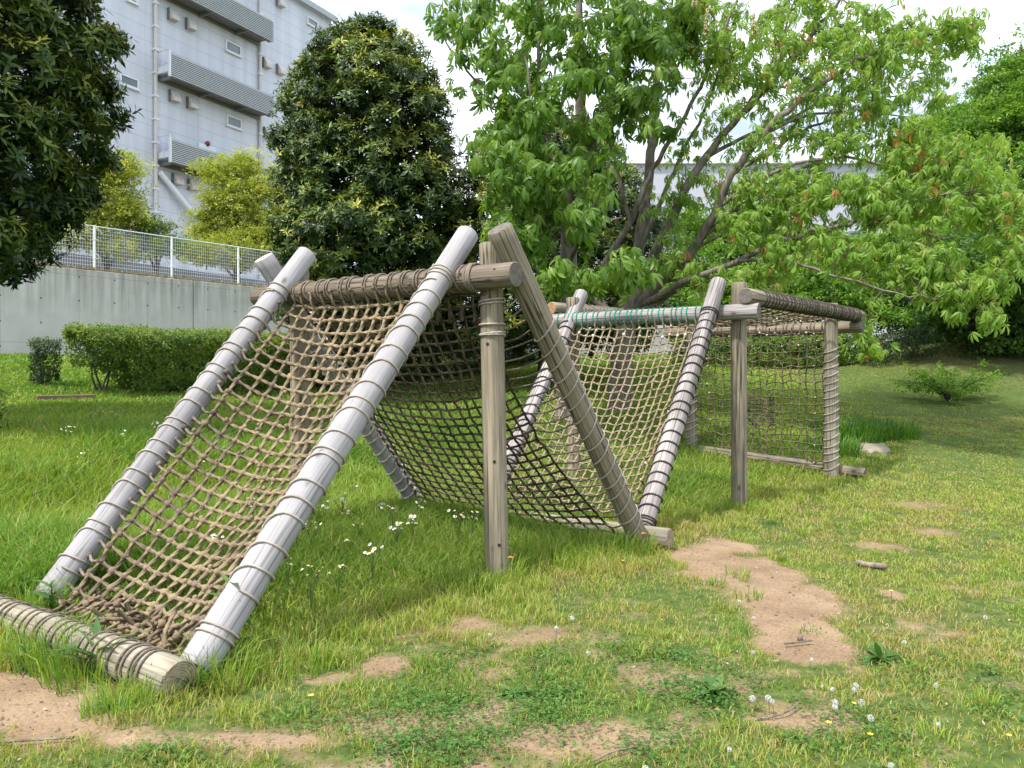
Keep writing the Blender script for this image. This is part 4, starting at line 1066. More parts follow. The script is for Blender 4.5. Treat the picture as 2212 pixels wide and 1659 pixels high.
# evergreen with whorled leathery leaves
def shoot(nl=10, w=0.28, seed=0):
    r_ = np.random.default_rng(seed); out = []
    for k in range(nl):
        f = k / (nl - 1); V, P = strip_leaf(r_.uniform(0.6, 1.05) * (1 - 0.25 * f), w, 0.14, r_.uniform(0.05, 0.45))
        V = V @ rotx(math.radians(r_.uniform(-25, 35) + 25 * f)).T @ rotz(k * 2.4 + r_.normal(0, .35)).T
        out.append((V + [r_.normal(0, .05), r_.normal(0, .05), 0.7 * f], P))
    return merge(out)
TW = [whorl(9, 0.27, s_) for s_ in range(3)] + [whorl(6, 0.32, 90 + s_) for s_ in range(2)] + [shoot(9, 0.28, s_) for s_ in range(5)]
def evergreen(name, base, zc0, ztop, rad_prof, label, leaf=0.13, nclump=120, per=36, seed=1, clump_r=0.45, sides=16, trunk_r=0.16, bump=0.2, core=900):
    """rad_prof: list of (fraction of crown height, radius)"""
    r_ = np.random.default_rng(seed)
    t = empty(name, base, label, 'tree')
    b_ = np.asarray(base, float); H = ztop - zc0
    k = trunk_mesh([b_ - [0, 0, 0.2], b_ + [0.05, 0.0, (zc0 - b_[2]) * 0.6 + 0.5], [b_[0], b_[1], zc0 + H * 0.45], [b_[0] + 0.1, b_[1], zc0 + H * 0.8]], [trunk_r, trunk_r * 0.85, trunk_r * 0.5, 0.04])
    k.build('trunk', M_BARKD, t)
    fz = np.array([p[0] for p in rad_prof]); fr = np.array([p[1] for p in rad_prof])
    # clump centres on the envelope, evened out
    cand = []
    while len(cand) < nclump * 7:
        f = r_.uniform(0, 1); a = r_.uniform(0, 2 * math.pi); R_ = np.interp(f, fz, fr)
        if r_.uniform() > R_ / fr.max(): continue
        R_ *= 1 + bump * (math.sin(a * 3 + f * 9 + seed) * 0.5 + r_.normal(0, 0.35))
        cand.append([b_[0] + R_ * math.cos(a), b_[1] + R_ * math.sin(a), zc0 + f * H])
    cand = np.array(cand); chosen = [0]; dmin = np.linalg.norm(cand - cand[0], axis=1)
    for _ in range(nclump - 1):
        i = int(np.argmax(dmin)); chosen.append(i); dmin = np.minimum(dmin, np.linalg.norm(cand - cand[i], axis=1))
    C = cand[chosen]
    mid = np.stack([np.full(len(C), b_[0]), np.full(len(C), b_[1]), zc0 + (C[:, 2] - zc0) * 0.75 + 0.1 * H], -1)
    out = norm(C - mid)
    pos = []; ax = []; rn = []
    for c, o in zip(C, out):
        n = int(per * r_.uniform(0.7, 1.3)); cr = clump_r * r_.uniform(0.6, 1.35)
        d = norm(o * 0.75 + np.array([0, 0, 0.35]) + rand_dir(n, r_) * 0.95)
        p = c - o * cr * 0.5 + d * cr * r_.uniform(0.55, 1.05, (n, 1)) * np.array([1.1, 1.1, 0.75])
        pos.append(p); ax.append(norm(d * 0.7 + np.array([0, 0, 0.45]) + rand_dir(n, r_) * 0.25))
        base_r = r_.uniform(0.28, 0.78)
        rn.append(np.clip(base_r + r_.normal(0, 0.15, n) + 0.26 * (d @ np.array([0, 0, 1.0])) + (r_.uniform(size=n) < 0.04) * 0.4, 0, 1))  # upper side of each clump toned lighter, sunlit tops put into leaf colour
    # inner fill so that the crown is not hollow, toned darker as painted inner shade
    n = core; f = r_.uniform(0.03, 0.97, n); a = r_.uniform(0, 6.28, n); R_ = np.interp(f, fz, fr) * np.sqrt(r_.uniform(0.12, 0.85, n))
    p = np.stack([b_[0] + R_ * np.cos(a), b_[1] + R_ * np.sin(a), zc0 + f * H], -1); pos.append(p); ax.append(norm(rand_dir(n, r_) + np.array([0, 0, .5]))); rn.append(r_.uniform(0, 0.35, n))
    pos = np.vstack(pos); ax = np.vstack(ax); rn = np.concatenate(rn)
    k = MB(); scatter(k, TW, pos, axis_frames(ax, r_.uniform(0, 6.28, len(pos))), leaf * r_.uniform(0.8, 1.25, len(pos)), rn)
    # a few boughs
    for i in range(0, len(C), 3):
        z = zc0 + (C[i, 2] - zc0) * 0.7; a = np.array([b_[0], b_[1], max(z, b_[2] + 1)])
        add_limb(k, [a, (a + C[i]) / 2 + [0, 0, 0.1], C[i]], 0.035, 0.01, 6, mat=1)
    k.build('crown', [M_EVER, M_BARKD], t)
    return t

gz = lambda x, y: float(hgt(x, y))
xb, yb = -6.75, 9.1
evergreen('evergreen_tree', (xb, yb, gz(xb, yb)), 2.55, 8.6, [(0, 0.6), (0.10, 1.15), (0.28, 1.52), (0.55, 1.6), (0.8, 1.4), (1, 0.6)], 'big dark glossy leaved tree cut off by the left picture edge', leaf=0.15, nclump=170, per=48, seed=3, clump_r=0.38, trunk_r=0.2, bump=0.13, core=2200)
xb, yb = -3.05, 16.2
evergreen('evergreen_tree', (xb, yb, gz(xb, yb)), 2.2, 8.75, [(0, 1.2), (0.08, 1.65), (0.3, 1.85), (0.45, 1.7), (0.6, 1.6), (0.78, 1.48), (0.9, 1.1), (0.97, 0.65), (1, 0.3)], 'dark dense rounded tree in front of the warehouse', leaf=0.145, nclump=230, per=52, seed=5, clump_r=0.46, trunk_r=0.2, bump=0.14, core=4200)
xb, yb = 0.75, 18.0
evergreen('evergreen_tree', (xb, yb, gz(xb, yb)), 2.0, 7.6, [(0, 2.0), (0.2, 2.6), (0.5, 2.4), (0.8, 1.5), (1, 0.3)], 'darkest tree crown standing behind the two chestnut trunks', leaf=0.16, nclump=150, per=48, seed=9, clump_r=0.55, trunk_r=0.18, bump=0.15, core=2500)

# horse chestnuts: limbs drawn as real branches, twigs grown to tips
TPAL = [palmate(7, 0.7, 0.31, s_) for s_ in range(5)] + [palmate(5, 0.65, 0.33, 20 + s_) for s_ in range(3)]
M_SPIKE = leaf_mat('chestnut_flower', [(0, (0.45, 0.40, 0.16)), (1, (0.62, 0.56, 0.30))], 0.7, 0.2)
TPAL2 = [palmate(7, 0.75, 0.27, 40 + s_) for s_ in range(5)] + [palmate(5, 0.7, 0.29, 60 + s_) for s_ in range(3)]
def chestnut(name, label, trunk_pts, trunk_r, limbs, regions, leafmat, leaf, per, seed, hang=0.5, rbias=0.5, mult=1.0, tm=None, spikes=()):
    r_ = np.random.default_rng(seed)
    base = trunk_pts[0]; t = empty(name, base, label, 'tree')
    trunk_mesh([base - np.array([0, 0, 0.25])] + list(trunk_pts), trunk_r).build('trunk', M_BARK, t)
    nodes = []; par = []; lim_r = []
    for pts, r0, r1 in limbs:
        k = MB(); P = add_limb(k, pts, r0, r1, 10, 0.10); k.build('limb', M_BARK, t)
        rr = np.linspace(r0, r1, len(P))
        for i in range(len(P)):
            if i > 1: nodes.append(P[i]); lim_r.append(rr[i])
    nodes = np.array(nodes); nl = len(nodes); N = list(nodes)
    tips = []
    for (u, v, ru, rv, d0, d1, n) in regions:
        n = int(round(n * mult))
        a = r_.uniform(0, 6.28, n); q = np.sqrt(r_.uniform(0, 1, n)); dd = r_.uniform(d0, d1, n)
        for i in range(n): tips.append(W(u + ru * q[i] * math.cos(a[i]), v + rv * q[i] * math.sin(a[i]), dd[i]))
    tips = np.array(tips)
    dist = np.min(np.linalg.norm(tips[:, None] - nodes[None], axis=2), axis=1)
    tips = tips[np.argsort(dist)]
    k = MB(); paths = []; cnt = {}
    parent_of = [-1] * nl
    for tp in tips:
        A = np.array(N); vec = tp - A; ds = np.linalg.norm(vec, axis=1)
        cost = ds + 0.25 * np.maximum(0, -vec[:, 2]) + np.where(np.arange(len(A)) < nl, 0.0, 0.10)
        i = int(np.argmin(cost)); a = A[i]; L_ = ds[i]
        m_ = max(2, int(L_ / 0.22) + 1)
        s_ = np.linspace(0, 1, m_ + 1)[:, None]
        bow = np.array([0, 0, 0.12 * L_]) + r_.normal(0, 0.05 * L_, 3)
        P = a + (tp - a) * s_ + bow * (4 * s_ * (1 - s_)) * 0.7
        P[1:-1] += r_.normal(0, 0.02, P[1:-1].shape)
        paths.append((i, P)); prev = i
        for q_ in P[1:]:
            N.append(q_); parent_of.append(prev); prev = len(N) - 1
    w = np.zeros(len(N)); 
    for i in range(len(N) - 1, nl - 1, -1):
        w[i] = max(w[i], 1e-9) if w[i] else 1.0
        if parent_of[i] >= nl: w[parent_of[i]] += w[i] if False else 0
    kids = [0.0] * len(N)
    area = np.zeros(len(N))
    for i in range(len(N) - 1, nl - 1, -1):
        area[i] = max(area[i], 0.0045 ** 2); area[parent_of[i]] += area[i]
    ni = nl
    for i, P in paths:
        ids = list(range(ni, ni + len(P) - 1)); ni += len(P) - 1
        rr = np.sqrt(area[ids]) * 0.9; r0 = min(rr[0] * 1.05, lim_r[i]) if i < nl else rr[0]
        PS = smooth_path(P, 0.1); rs = np.interp(np.linspace(0, 1, len(PS)), np.linspace(0, 1, len(P)), np.concatenate([[r0], rr]))
        k.tube(PS, np.minimum(rs, 0.06), 5, mat=1, caps=False)
    # leaves: around every tip and along the outer twigs
    pos = []; dirs = []; rn = []
    for (i, P) in paths:
        tip = P[-1]; tdir = norm(P[-1] - P[-2]); n = int(per * r_.uniform(0.6, 1.4))
        cl = r_.uniform(0.25, 0.75)
        for q_ in range(n):
            back = r_.uniform(0, 1) ** 1.5 * 0.45; pnt = tip - tdir * back
            out = norm(rand_dir(1, r_)[0] * [1, 1, 0.45] + tdir * 0.7)
            pet = r_.uniform(0.08, 0.22)
            st = pnt + out * pet + np.array([0, 0, 0.02])
            k.tube([pnt, (pnt + st) / 2 + [0, 0, 0.015], st], 0.0025, 3, mat=1, caps=False)
            pos.append(st); d = norm(out * [1, 1, 0.3] - np.array([0, 0, hang * r_.uniform(0.35, 1.5)])); dirs.append(d)
            rn.append(np.clip(cl * 0.55 + r_.uniform(0, 0.45) + (rbias - 0.5), 0, 1) if r_.uniform() > 0.035 else r_.uniform(0.9, 1))
    pos = np.array(pos); dirs = np.array(dirs); rn = np.array(rn)
    scatter(k, tm or TPAL, pos, frames(dirs, r_.normal(0, 0.5, len(pos))), leaf * r_.uniform(0.65, 1.2, len(pos)), rn)
    k.build('crown', [leafmat, M_TWIG], t)
    for (u, v, d) in spikes:      # upright pale flower candles
        k = MB(); c = W(u, v, d); H_ = 0.22
        k.tube([c - [0, 0, 0.12], c + [0, 0, H_]], 0.006, 6, mat=1)
        for q_ in range(70):
            f = r_.uniform(0, 1); a = r_.uniform(0, 6.28); R_ = 0.045 * (1 - 0.75 * f)
            k.blob(c + [R_ * math.cos(a), R_ * math.sin(a), H_ * f], 0.011 * r_.uniform(0.7, 1.2), rnd=float(r_.uniform(0, 1)), nu=5, nv=3)
        k.build('flower_spike', [M_SPIKE, M_TWIG], t)
    return t

def WL(lst): return [W(*p) for p in lst]
b1 = np.array([(1224 - 1106) / F * 13.2, 13.2, 0]); b1[2] = gz(b1[0], b1[1])
tr1 = [b1] + WL([(1225, 700, 13.2), (1228, 548, 13.15), (1232, 466, 13.1)])
lim1 = [(WL([(1232, 480, 13.1), (1246, 329, 13.0), (1258, 180, 12.9), (1252, 30, 12.8), (1245, -160, 12.7)]), 0.13, 0.03),
        (WL([(1228, 500, 13.1), (1262, 380, 12.7), (1295, 280, 12.5), (1330, 150, 12.3), (1360, 0, 12.2), (1390, -120, 12)]), 0.10, 0.025),
        (WL([(1206, 600, 12.9), (1197, 556, 12.5), (1178, 480, 12.1), (1159, 370, 11.7), (1145, 250, 11.5), (1135, 120, 11.4)]), 0.05, 0.015),
        (WL([(1225, 520, 13.0), (1195, 380, 12.6), (1170, 280, 12.3), (1165, 150, 12), (1160, 0, 11.9)]), 0.07, 0.02),
        (WL([(1230, 420, 13.1), (1160, 260, 13.2), (1084, 137, 13.2), (1050, 40, 13.2), (1030, -60, 13.2)]), 0.07, 0.02),
        (WL([(1150, 250, 13.2), (1080, 215, 13.0), (1010, 150, 12.8), (960, 90, 12.6)]), 0.035, 0.012),
        (WL([(1226, 580, 13.0), (1255, 520, 12.0), (1300, 480, 11.2), (1340, 470, 10.6)]), 0.04, 0.012),
        (WL([(1225, 620, 13.0), (1180, 600, 12.2), (1130, 560, 11.6), (1100, 520, 11.3)]), 0.03, 0.012),
        (WL([(1226, 640, 12.9), (1270, 625, 11.9), (1330, 600, 10.9), (1370, 585, 10.4)]), 0.03, 0.01)]
reg1 = [(985, 45, 70, 45, 12.3, 13.4, 12), (1040, 150, 70, 70, 12.0, 13.4, 14), (1150, 60, 130, 90, 11.3, 13.6, 34), (1280, 60, 130, 100, 11.3, 13.8, 36),
        (1110, 210, 80, 70, 11.0, 12.8, 22), (1085, 320, 62, 60, 10.9, 12.5, 20), (1180, 300, 110, 80, 10.8, 13.4, 32), (1290, 210, 110, 80, 10.8, 13.6, 32),
        (1110, 420, 62, 70, 10.8, 12.5, 22), (1210, 410, 90, 70, 10.6, 12.8, 30), (1300, 330, 40, 50, 11, 13, 6), (1125, 520, 70, 45, 10.8, 12.6, 17), (1230, 510, 80, 40, 10.6, 12.6, 6),
        (1120, 600, 40, 25, 10.9, 12, 6), (1210, 600, 50, 35, 10.6, 12, 8), (1290, 600, 70, 26, 10.2, 11.5, 12), (1365, 590, 40, 40, 10.0, 10.8, 9), (1290, 440, 50, 40, 10.4, 11.5, 4), (1200, -90, 250, 90, 11, 14, 40), (1420, 40, 80, 90, 11, 13.5, 16), (1400, 130, 90, 90, 11.5, 13.6, 26), (1430, 240, 70, 60, 11.8, 13.6, 10), (1500, 60, 60, 80, 12, 13.8, 14)]
chestnut('horse_chestnut_tree', 'bright green chestnut tree with straight single trunk right of the dark rounded tree', tr1, [0.2, 0.175, 0.16, 0.13], lim1, reg1, M_CHEST, 0.195, 8, 21, 0.9, 0.5, 1.15, None, ((1528, 50, 11.4), (1525, 78, 11.6), (1628, 60, 11.6), (1500, 14, 11.5), (1632, 76, 11.9)))

b2 = np.array([(1338 - 1106) / F * 14.0, 14.0, 0]); b2[2] = gz(b2[0], b2[1])
tr2 = [b2] + WL([(1342, 800, 14.0), (1352, 700, 14.0), (1360, 640, 14.0)])
lim2 = [(WL([(1358, 670, 14), (1377, 548, 14.0), (1394, 439, 14), (1407, 329, 14.1), (1420, 150, 14.2), (1432, -30, 14.3), (1440, -160, 14.3)]), 0.125, 0.028),
        (WL([(1368, 665, 14), (1410, 556, 13.7), (1451, 480, 13.5), (1478, 411, 13.3), (1528, 338, 13.2), (1600, 250, 13.1), (1680, 165, 13.0), (1760, 70, 12.9), (1830, -20, 12.8)]), 0.101, 0.021),
        (WL([(1375, 668, 13.9), (1424, 611, 13.4), (1476, 567, 13.1), (1508, 521, 12.9), (1549, 450, 12.7), (1582, 376, 12.5), (1650, 290, 12.3), (1740, 210, 12.1), (1850, 130, 12.0), (1950, 90, 11.9), (2060, 60, 11.8)]), 0.101, 0.014),
        (WL([(1385, 660, 13.8), (1430, 637, 13.2), (1473, 611, 12.8), (1533, 589, 12.4), (1593, 564, 12.1), (1667, 532, 11.9), (1724, 510, 11.8), (1800, 490, 11.6), (1860, 482, 11.5), (1960, 492, 11.3), (2060, 520, 11.2)]), 0.070, 0.014),
        (WL([(1375, 672, 13.9), (1410, 660, 13.5), (1462, 630, 13.1)]), 0.055, 0.035),
        (WL([(1345, 690, 14), (1276, 635, 14.2), (1314, 556, 14.1), (1361, 480, 13.9), (1391, 411, 13.8), (1413, 365, 13.7), (1437, 321, 13.6), (1490, 230, 13.5), (1545, 120, 13.4), (1590, 0, 13.3)]), 0.070, 0.021),
        (WL([(1549, 450, 12.7), (1620, 400, 12.4), (1700, 360, 12.2), (1800, 340, 12.0), (1900, 350, 11.8), (2000, 390, 11.6), (2090, 440, 11.5)]), 0.039, 0.008),
        (WL([(1490, 545, 13.0), (1570, 500, 12.7), (1640, 470, 12.5), (1720, 420, 12.4), (1830, 400, 12.2)]), 0.031, 0.008),
        (WL([(1528, 338, 13.2), (1620, 290, 13.3), (1720, 250, 13.3), (1820, 200, 13.2), (1900, 170, 13.1)]), 0.039, 0.008),
        (WL([(1593, 564, 12.1), (1680, 560, 11.6), (1760, 580, 11.2), (1850, 610, 11.0), (1960, 640, 10.8), (2060, 650, 10.7)]), 0.031, 0.007),
        (WL([(1410, 556, 13.7), (1460, 440, 13.6), (1500, 380, 13.6), (1560, 290, 13.5), (1640, 200, 13.4), (1700, 110, 13.3)]), 0.045, 0.012),
        (WL([(1377, 548, 14.0), (1430, 430, 13.8), (1475, 330, 13.7), (1530, 220, 13.6), (1580, 90, 13.5)]), 0.05, 0.014),
        (WL([(1508, 521, 12.9), (1600, 445, 12.7), (1700, 385, 12.6), (1820, 330, 12.5), (1930, 310, 12.4)]), 0.04, 0.010),
        (WL([(1582, 376, 12.5), (1650, 335, 12.7), (1750, 275, 12.8), (1880, 225, 12.8), (1980, 200, 12.7)]), 0.035, 0.009),
        (WL([(1361, 480, 13.9), (1335, 380, 13.8), (1315, 290, 13.7), (1310, 180, 13.6)]), 0.045, 0.014),
        (WL([(1600, 250, 13.1), (1660, 150, 13.3), (1700, 50, 13.4), (1740, -60, 13.4)]), 0.03, 0.01),
        (WL([(1650, 290, 12.3), (1740, 250, 12.2), (1850, 240, 12.1), (1990, 250, 11.9)]), 0.03, 0.009),
        (WL([(1424, 611, 13.4), (1500, 600, 13.2), (1590, 610, 12.9), (1680, 640, 12.6)]), 0.03, 0.009),
        (WL([(1860, 482, 11.5), (1950, 450, 11.3), (2040, 420, 11.1), (2130, 420, 11.0)]), 0.023, 0.007)]
reg2 = [(1500, 90, 90, 100, 12.6, 14.6, 26), (1620, 90, 100, 90, 12.2, 14.4, 26), (1750, 60, 110, 70, 11.8, 14, 24), (1890, 70, 110, 70, 11.5, 13.5, 22), (2020, 75, 80, 45, 11.4, 12.6, 13), (2090, 60, 45, 35, 11.4, 12.2, 5),
        (1560, 210, 80, 60, 12.4, 14, 7), (1680, 200, 90, 60, 12, 13.8, 8), (1800, 170, 120, 60, 11.7, 13.5, 20), (1950, 190, 110, 70, 11.5, 13, 20), (1760, 280, 120, 40, 11.8, 13, 6),
        (1900, 300, 120, 60, 11.5, 12.8, 20), (2000, 320, 80, 60, 11.2, 12.4, 14), (1690, 330, 110, 40, 12, 13.2, 5), (1560, 400, 60, 50, 12.2, 13.2, 3), (1700, 420, 110, 55, 11.6, 13, 24), (1830, 430, 110, 55, 11.3, 12.6, 24),
        (1960, 430, 110, 60, 11.1, 12.2, 24), (2090, 420, 100, 70, 10.8, 12, 22), (2180, 450, 60, 80, 10.8, 11.8, 12), (1640, 500, 90, 35, 11.6, 12.8, 14), (1760, 540, 110, 35, 11.2, 12.2, 16), (1900, 560, 110, 45, 10.8, 11.8, 20),
        (2020, 590, 90, 50, 10.6, 11.4, 16), (2090, 640, 55, 40, 10.5, 11.2, 9), (2140, 685, 22, 18, 10.5, 10.9, 3), (1520, 615, 60, 35, 12, 13, 4), (1440, 480, 40, 60, 12.8, 13.8, 2), (1880, 755, 24, 22, 10.7, 11.0, 3), (1855, 690, 24, 18, 10.8, 11.2, 2), (1650, 600, 60, 25, 11.5, 12.3, 5), (1620, 490, 70, 50, 12, 13, 7), (1520, 440, 90, 70, 12.6, 14, 6), (1640, 400, 90, 60, 12, 13.5, 6), (1440, 390, 50, 60, 13, 14.2, 4), (1480, 540, 60, 50, 12.5, 13.5, 4), (1560, 300, 90, 50, 12.6, 13.8, 5), (2170, 560, 60, 70, 10.6, 11.4, 10), (2120, 330, 70, 50, 11, 12, 7), (1700, -90, 350, 80, 11.8, 14.6, 40)]
chestnut('horse_chestnut_tree', 'spreading many stemmed chestnut with yellowing leaves and low boughs over the rope box', tr2, [0.24, 0.21, 0.2, 0.17], lim2, reg2, M_CHESTY, 0.14, 7.2, 33, 0.9, 0.5, 2.8, TPAL2)

# far broadleaved trees
TSP = [spray(6, 0.5, s_) for s_ in range(6)]
def broadleaf(name, base, crowns, label, leafmat, leaf, dens, seed, trunk_r=0.16, group=None, lift=0.0):
    """crowns: list of (x, y, z, rx, rz) lobes"""
    r_ = np.random.default_rng(seed); t = empty(name, base, label, 'tree', group)
    b_ = np.asarray(base, float); k = MB(); pos = []; rn = []; dr = []
    top = max(c[2] for c in crowns)
    trunk_mesh([b_ - [0, 0, .2], b_ + [0.1, 0, (top - b_[2]) * 0.4], [np.mean([c[0] for c in crowns]), np.mean([c[1] for c in crowns]), top]], [trunk_r, trunk_r * .75, 0.04], 10).build('trunk', M_BARKD, t)
    for (x, y, z, rx, rz) in crowns:
        a = b_ + np.array([0.05, 0, (z - b_[2]) * 0.5]); c = np.array([x, y, z])
        add_limb(k, [a, (a + c) / 2 + [0, 0, 0.15], c], 0.06, 0.015, 6, mat=1)
        ncl = max(22, int(rx * rz * 36 * dens)); 
        d = rand_dir(ncl, r_); cl = c + d * np.array([rx, rx, rz]) * r_.uniform(0.45, 1.05, (ncl, 1))
        for q_, dd in zip(cl, d):
            n = int(r_.uniform(16, 34)); s_ = r_.uniform(0.3, 0.62)
            pp = q_ + r_.normal(0, 1, (n, 3)) * [s_, s_, s_ * 0.38] * 0.62
            pos.append(pp); b0 = r_.uniform(0.15, 0.75) ; rn.append(np.clip(b0 + r_.normal(0, 0.16, n), 0, 1)); dr.append(norm(rand_dir(n, r_) * [1, 1, 0.5] + dd * 0.5 + np.array([0, 0, -0.15])))
    pos = np.vstack(pos); rn = np.concatenate(rn); dr = np.vstack(dr)
    scatter(k, TSP, pos, frames(dr, r_.normal(0, 0.5, len(pos))), leaf * r_.uniform(0.7, 1.3, len(pos)), rn, smooth=False)
    k.build('crown', [leafmat, M_BARKD], t); return t
def lobes(lst): return [(*W(u, v, d), rx, rz) for (u, v, d, rx, rz) in lst]
def gb(u, d): x = (u - 1106) / F * d; return (x, d, gz(x, d))
GRP = 'broadleaved trees beyond the lawn'
broadleaf('broadleaf_tree', gb(1560, 27), lobes([(1520, 560, 27, 1.2, 0.9), (1580, 610, 26, 1.3, 0.8), (1480, 640, 27, 1.3, 0.9), (1620, 560, 28, 1.1, 0.8), (1550, 680, 26, 1.4, 0.7), (1450, 590, 28, .8, .8), (1500, 490, 28, 1.0, .7), (1620, 480, 28, 1.1, .7), (1690, 520, 28, 1.0, .7), (1560, 520, 28, 1.1, .7)]), 'light green tree glimpsed behind the chestnut stems', M_MAPLE, 0.13, 1.0, 41)
broadleaf('broadleaf_tree', gb(1760, 25), lobes([(1700, 600, 25, 1.5, 0.9), (1790, 560, 26, 1.5, 1.0), (1840, 630, 24, 1.5, 0.8), (1740, 660, 24, 1.5, 0.6), (1650, 650, 25, 1.1, 0.7), (1880, 560, 26, 1.3, 0.9)]), 'light green tree behind the right back post of the rope box', M_MAPLE, 0.13, 1.0, 42)
broadleaf('broadleaf_tree', gb(1985, 24), lobes([(1960, 560, 24, 1.6, 1.0), (2040, 620, 23, 1.6, 0.8), (1930, 660, 24, 1.2, 0.6), (2030, 520, 25, 1.6, 1.0), (2000, 690, 23, 1.5, 0.5), (2080, 700, 22, 1.4, .5)]), 'mid green tree leaning over the dark shrub at the lawn edge', M_MAPLE, 0.13, 1.0, 43)
broadleaf('broadleaf_tree', gb(2150, 32), lobes([(2040, 330, 33, 2.0, 1.6), (1990, 400, 33, 1.6, 1.5), (2080, 260, 34, 1.4, 1.2), (2060, 440, 32, 2.3, 1.5), (2000, 500, 33, 1.7, 1.3), (2110, 520, 32, 2.3, 1.3)]), 'tall tree rising beyond the chestnut with a rounded pale top', M_MAPLE, 0.14, 1.0, 44, 0.22)
broadleaf('broadleaf_tree', gb(2260, 29), lobes([(2190, 170, 30, 1.7, 1.2), (2230, 260, 29, 2.2, 1.4), (2160, 300, 29, 1.6, 1.2), (2190, 400, 28, 2.0, 1.3), (2250, 500, 28, 2.0, 1.5), (2160, 480, 29, 1.6, 1.0), (2260, 120, 30, 1.4, 1.1)]), 'tallest tree at the right picture edge', M_MAPLE, 0.14, 1.0, 45, 0.24)
broadleaf('broadleaf_tree', gb(2195, 20), lobes([(2150, 600, 20, 1.4, 0.8), (2200, 560, 20, 1.4, 0.9), (2180, 690, 19.5, 1.6, 0.6), (2110, 680, 20, 1.1, 0.5), (2240, 640, 20, 1.5, 1.0), (2250, 730, 19, 1.3, .5), (2140, 560, 18, 1.6, .8), (2060, 600, 19, 1.5, .7)]), 'dark shaded tree over the bare bank at the right edge', M_MAPLED, 0.13, 1.1, 46)
# yellow-green trees behind the fence
def terr(u, d): return ((u - 1106) / F * d, d, WALL_TOP - 0.06)
broadleaf('yellow_green_tree', terr(505, 30), lobes([(470, 370, 30, 0.55, 0.6), (530, 360, 30, 0.55, 0.65), (505, 430, 30, 1.0, 0.8), (575, 405, 30, 0.5, .5), (460, 490, 30, 0.9, 0.7), (560, 490, 30, 1.1, 0.8), (500, 540, 29.5, 1.3, 0.7), (590, 540, 30, 1.0, 0.6), (440, 545, 30, .8, .5)]), 'yellow green tree standing just behind the fence right of the slanted duct', M_YELLOW, 0.10, 2.4, 51, 0.09)
broadleaf('yellow_green_tree', terr(225, 26.5), lobes([(262, 380, 26.5, 0.6, 0.9), (225, 440, 26.5, 1.0, 0.8), (180, 420, 26, 0.9, 0.9), (270, 460, 26.5, 0.6, 0.7), (190, 500, 26, 1.1, 0.6), (140, 480, 26, .9, .9), (270, 540, 26.5, .8, .5)]), 'yellow green tree behind the fence beside the left dark tree', M_YELLOW, 0.10, 2.2, 52, 0.09)
broadleaf('yellow_green_shrub', terr(335, 27), lobes([(330, 500, 27, 0.7, 0.4), (300, 530, 27, 0.7, 0.5), (360, 530, 27, 0.6, .35)]), 'low olive green shrub between the two yellow green trees', M_HEDGE, 0.09, 1.6, 53, 0.05)

